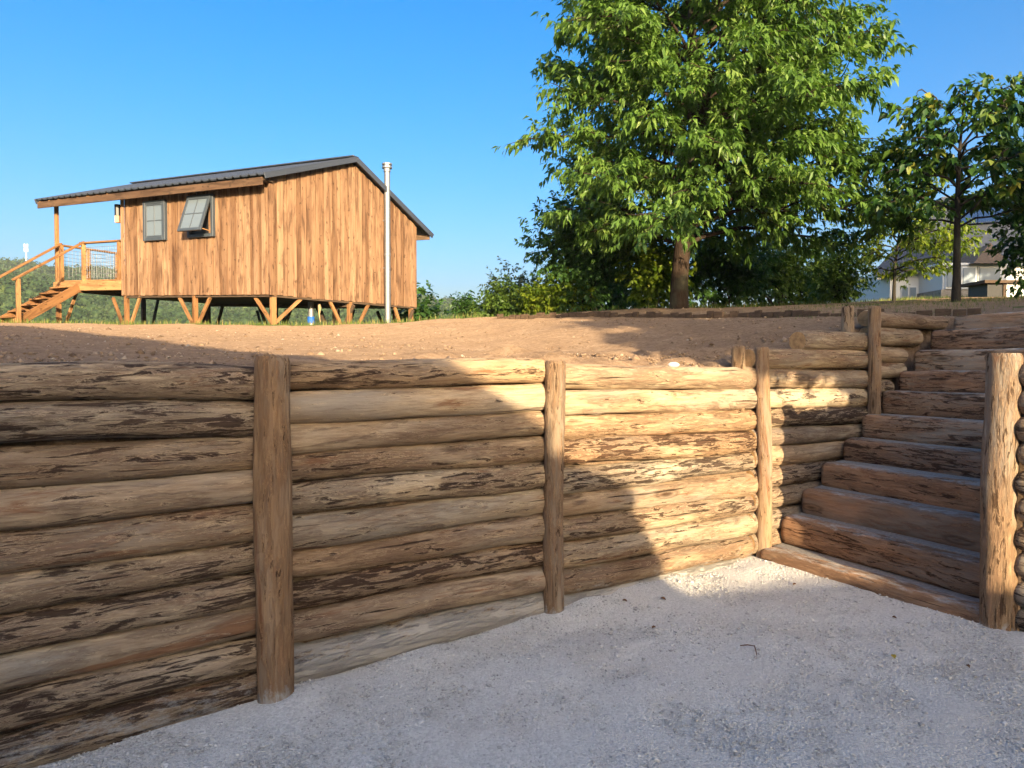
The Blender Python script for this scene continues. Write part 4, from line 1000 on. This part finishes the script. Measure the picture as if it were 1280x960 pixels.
# ------------------------------------------------------------ dwelling behind the camera; its gable shades the yard
S2 = np.array([SX, SY]); Q2 = np.array([-SY, SX])
def hq(s_, q): return S2 * s_ + Q2 * q
home = thing('rendered_dwelling', v3(hq(11, -4), 0), 'white rendered dwelling with gabled slate roof across the gravel yard behind the viewer', 'house')
def slabq(name, prof, s0, s1, mat):
    lo = [v3(hq(s0, q), z) for q, z in prof]; hi = [v3(hq(s1, q), z) for q, z in prof]
    n = len(prof); f = [tuple(range(n)), tuple(range(n, 2 * n))[::-1]] + [(i, n + i, n + (i + 1) % n, (i + 1) % n) for i in range(n)]
    return poly(name, lo + hi, f, mat, home)
slabq('wall', [(-9.0, -.2), (1.3, -.2), (1.3, 3.38), (-5.6, 7.26), (-9.0, 5.35)], 7.15, 12, M['render'])
slabq('roof', [(-5.6, 7.29), (1.36, 3.40), (1.36, 3.53), (-5.6, 7.43)], 7.0, 12.2, M['slate'])
slabq('roof', [(-5.6, 7.29), (-5.6, 7.43), (-9.3, 5.36), (-9.3, 5.22)], 7.0, 12.2, M['slate'])
slabq('porch_roof', [(1.20, 3.33), (2.07, 3.05), (2.07, 3.18), (1.20, 3.455)], 7.1, 10, M['slate'])
slabq('porch_wall', [(1.15, -.2), (2.33, -.2), (2.33, 2.70), (2.06, 3.05), (1.15, 3.28)], 7.2, 9.8, M['render'])
gw = thing('garden_wall', v3(hq(7.1, 3.5), 0), 'low garden wall joining the dwelling behind the viewer', 'wall')
def gblk(name, q0, q1, s0, s1, z0, z1, mat):
    lo = [v3(hq(s0, q0), z0), v3(hq(s0, q1), z0), v3(hq(s1, q1), z0), v3(hq(s1, q0), z0)]
    return prism(name, lo, [(q[0], q[1], z1) for q in lo], mat, gw)
gblk('masonry', 2.10, 7.5, 6.92, 7.16, -.2, 2.34, M['stone']); gblk('coping', 2.08, 7.55, 6.88, 7.18, 2.342, 2.42, M['slate'])

# ------------------------------------------------------------ fallen leaves and twigs on the gravel
M['dry'] = m_plain('dry_leaf', (.16, .08, .035), .8); M['yel'] = m_plain('yellow_leaf', (.5, .36, .05), .7)
def gnd(px, py):
    q = at(px, py, 1.0) - Vector((0, 0, CAM_Z)); t_ = -CAM_Z / q.z; return np.array([q.x * t_, q.y * t_])
def litter(px, py, ln, mat, seed, label, group=None):
    p = gnd(px, py); rs = np.random.RandomState(seed); a = rs.rand() * 3.1; z = float(gravel_z(*p)) + .009
    d = np.array([math.cos(a), math.sin(a)]); e = np.array([-d[1], d[0]])
    prof = [(0, 0, 0), (.35, .32, .005), (.7, .25, .008), (1, 0, .003)]
    v = []
    for x, w_, h in prof: v += [v3(p + d * ln * (x - .5) + e * ln * w_, z + h + .003), v3(p + d * ln * (x - .5), z + h * .4), v3(p + d * ln * (x - .5) - e * ln * w_, z + h + .004)]
    f = []
    for i in range(3): f += [(3 * i, 3 * i + 1, 3 * i + 4, 3 * i + 3), (3 * i + 1, 3 * i + 2, 3 * i + 5, 3 * i + 4)]
    o = poly('fallen_leaf', v, f, mat); md = o.modifiers.new('thickness', 'SOLIDIFY'); md.thickness = .002
    tag(o, label, 'leaf', group)
litter(1117, 823, .035, M['yel'], 1, 'single yellow leaf lying on the gravel')
for i, (a, b, l_, t_) in enumerate(((829, 753, .036, 'crumpled brown leaf lying on the gravel a hand from the wall foot'), (817, 789, .026, 'small brown leaf out on open gravel in front of the lit log panel'),
        (993, 731, .026, 'small dry leaf on the gravel beside the corner end of the lowest step'), (1118, 773, .022, 'tiny dry leaf on the gravel before the middle of the lowest step'),
        (1210, 838, .022, 'dark dry leaf on the gravel near the thick end post'), (781, 757, .03, 'thin dry leaf on the gravel right of the slim middle post'))):
    litter(a, b, l_, M['dry'], 10 + i, t_, 'dry leaves on the gravel')
g = Geo(); a = gnd(925, 814); b = gnd(943, 815); c = gnd(946, 826)
g.tube([v3(a, .03), v3((a + b) / 2, .036), v3(b, .033)], [.003, .0035, .002], 5); g.tube([v3(b, .033), v3((b + c) / 2, .034), v3(c, .028)], [.003, .003, .002], 5)
tag(obj('dry_twig', g.mesh('dry_twig', M['dry'])), 'thin dry twig lying on the gravel', 'twig')
st_ = at(842, 456, 5.05)
v_, f_ = lathe([(.014, -.02), (.03, -.01), (.034, .004), (.02, .016), (.006, .02)], 9)
tag(obj('pale_stone', mesh('pale_stone', [(x * 1.3 + .01 * math.sin(9 * y), y * .7, z) for x, y, z in v_], f_, M['chip'], True), Matrix.Translation(st_)), 'flat pale stone on the soil behind the wall top', 'stone')
attr(bpy.data.meshes['pale_stone'], 'tint', np.full(len(v_), .35))

# ------------------------------------------------------------ summer haze over the valley
hm = bpy.data.materials.new('haze_air'); hm.use_nodes = True; hn = hm.node_tree; hn.nodes.remove(hn.nodes['Principled BSDF'])
pv = hn.nodes.new('ShaderNodeVolumePrincipled'); pv.inputs['Color'].default_value = (.86, .92, 1.0, 1); pv.inputs['Density'].default_value = .00028; pv.inputs['Anisotropy'].default_value = 0.0
hn.links.new(pv.outputs[0], hn.nodes['Material Output'].inputs['Volume'])
hzv = [(x, y, z) for z in (-75, 100) for x, y in ((-3400, -3400), (3400, -3400), (3400, 3400), (-3400, 3400))]
tag(obj('haze', mesh('haze', hzv, BOXF, hm)), 'thin summer haze over the valley', kind='stuff')
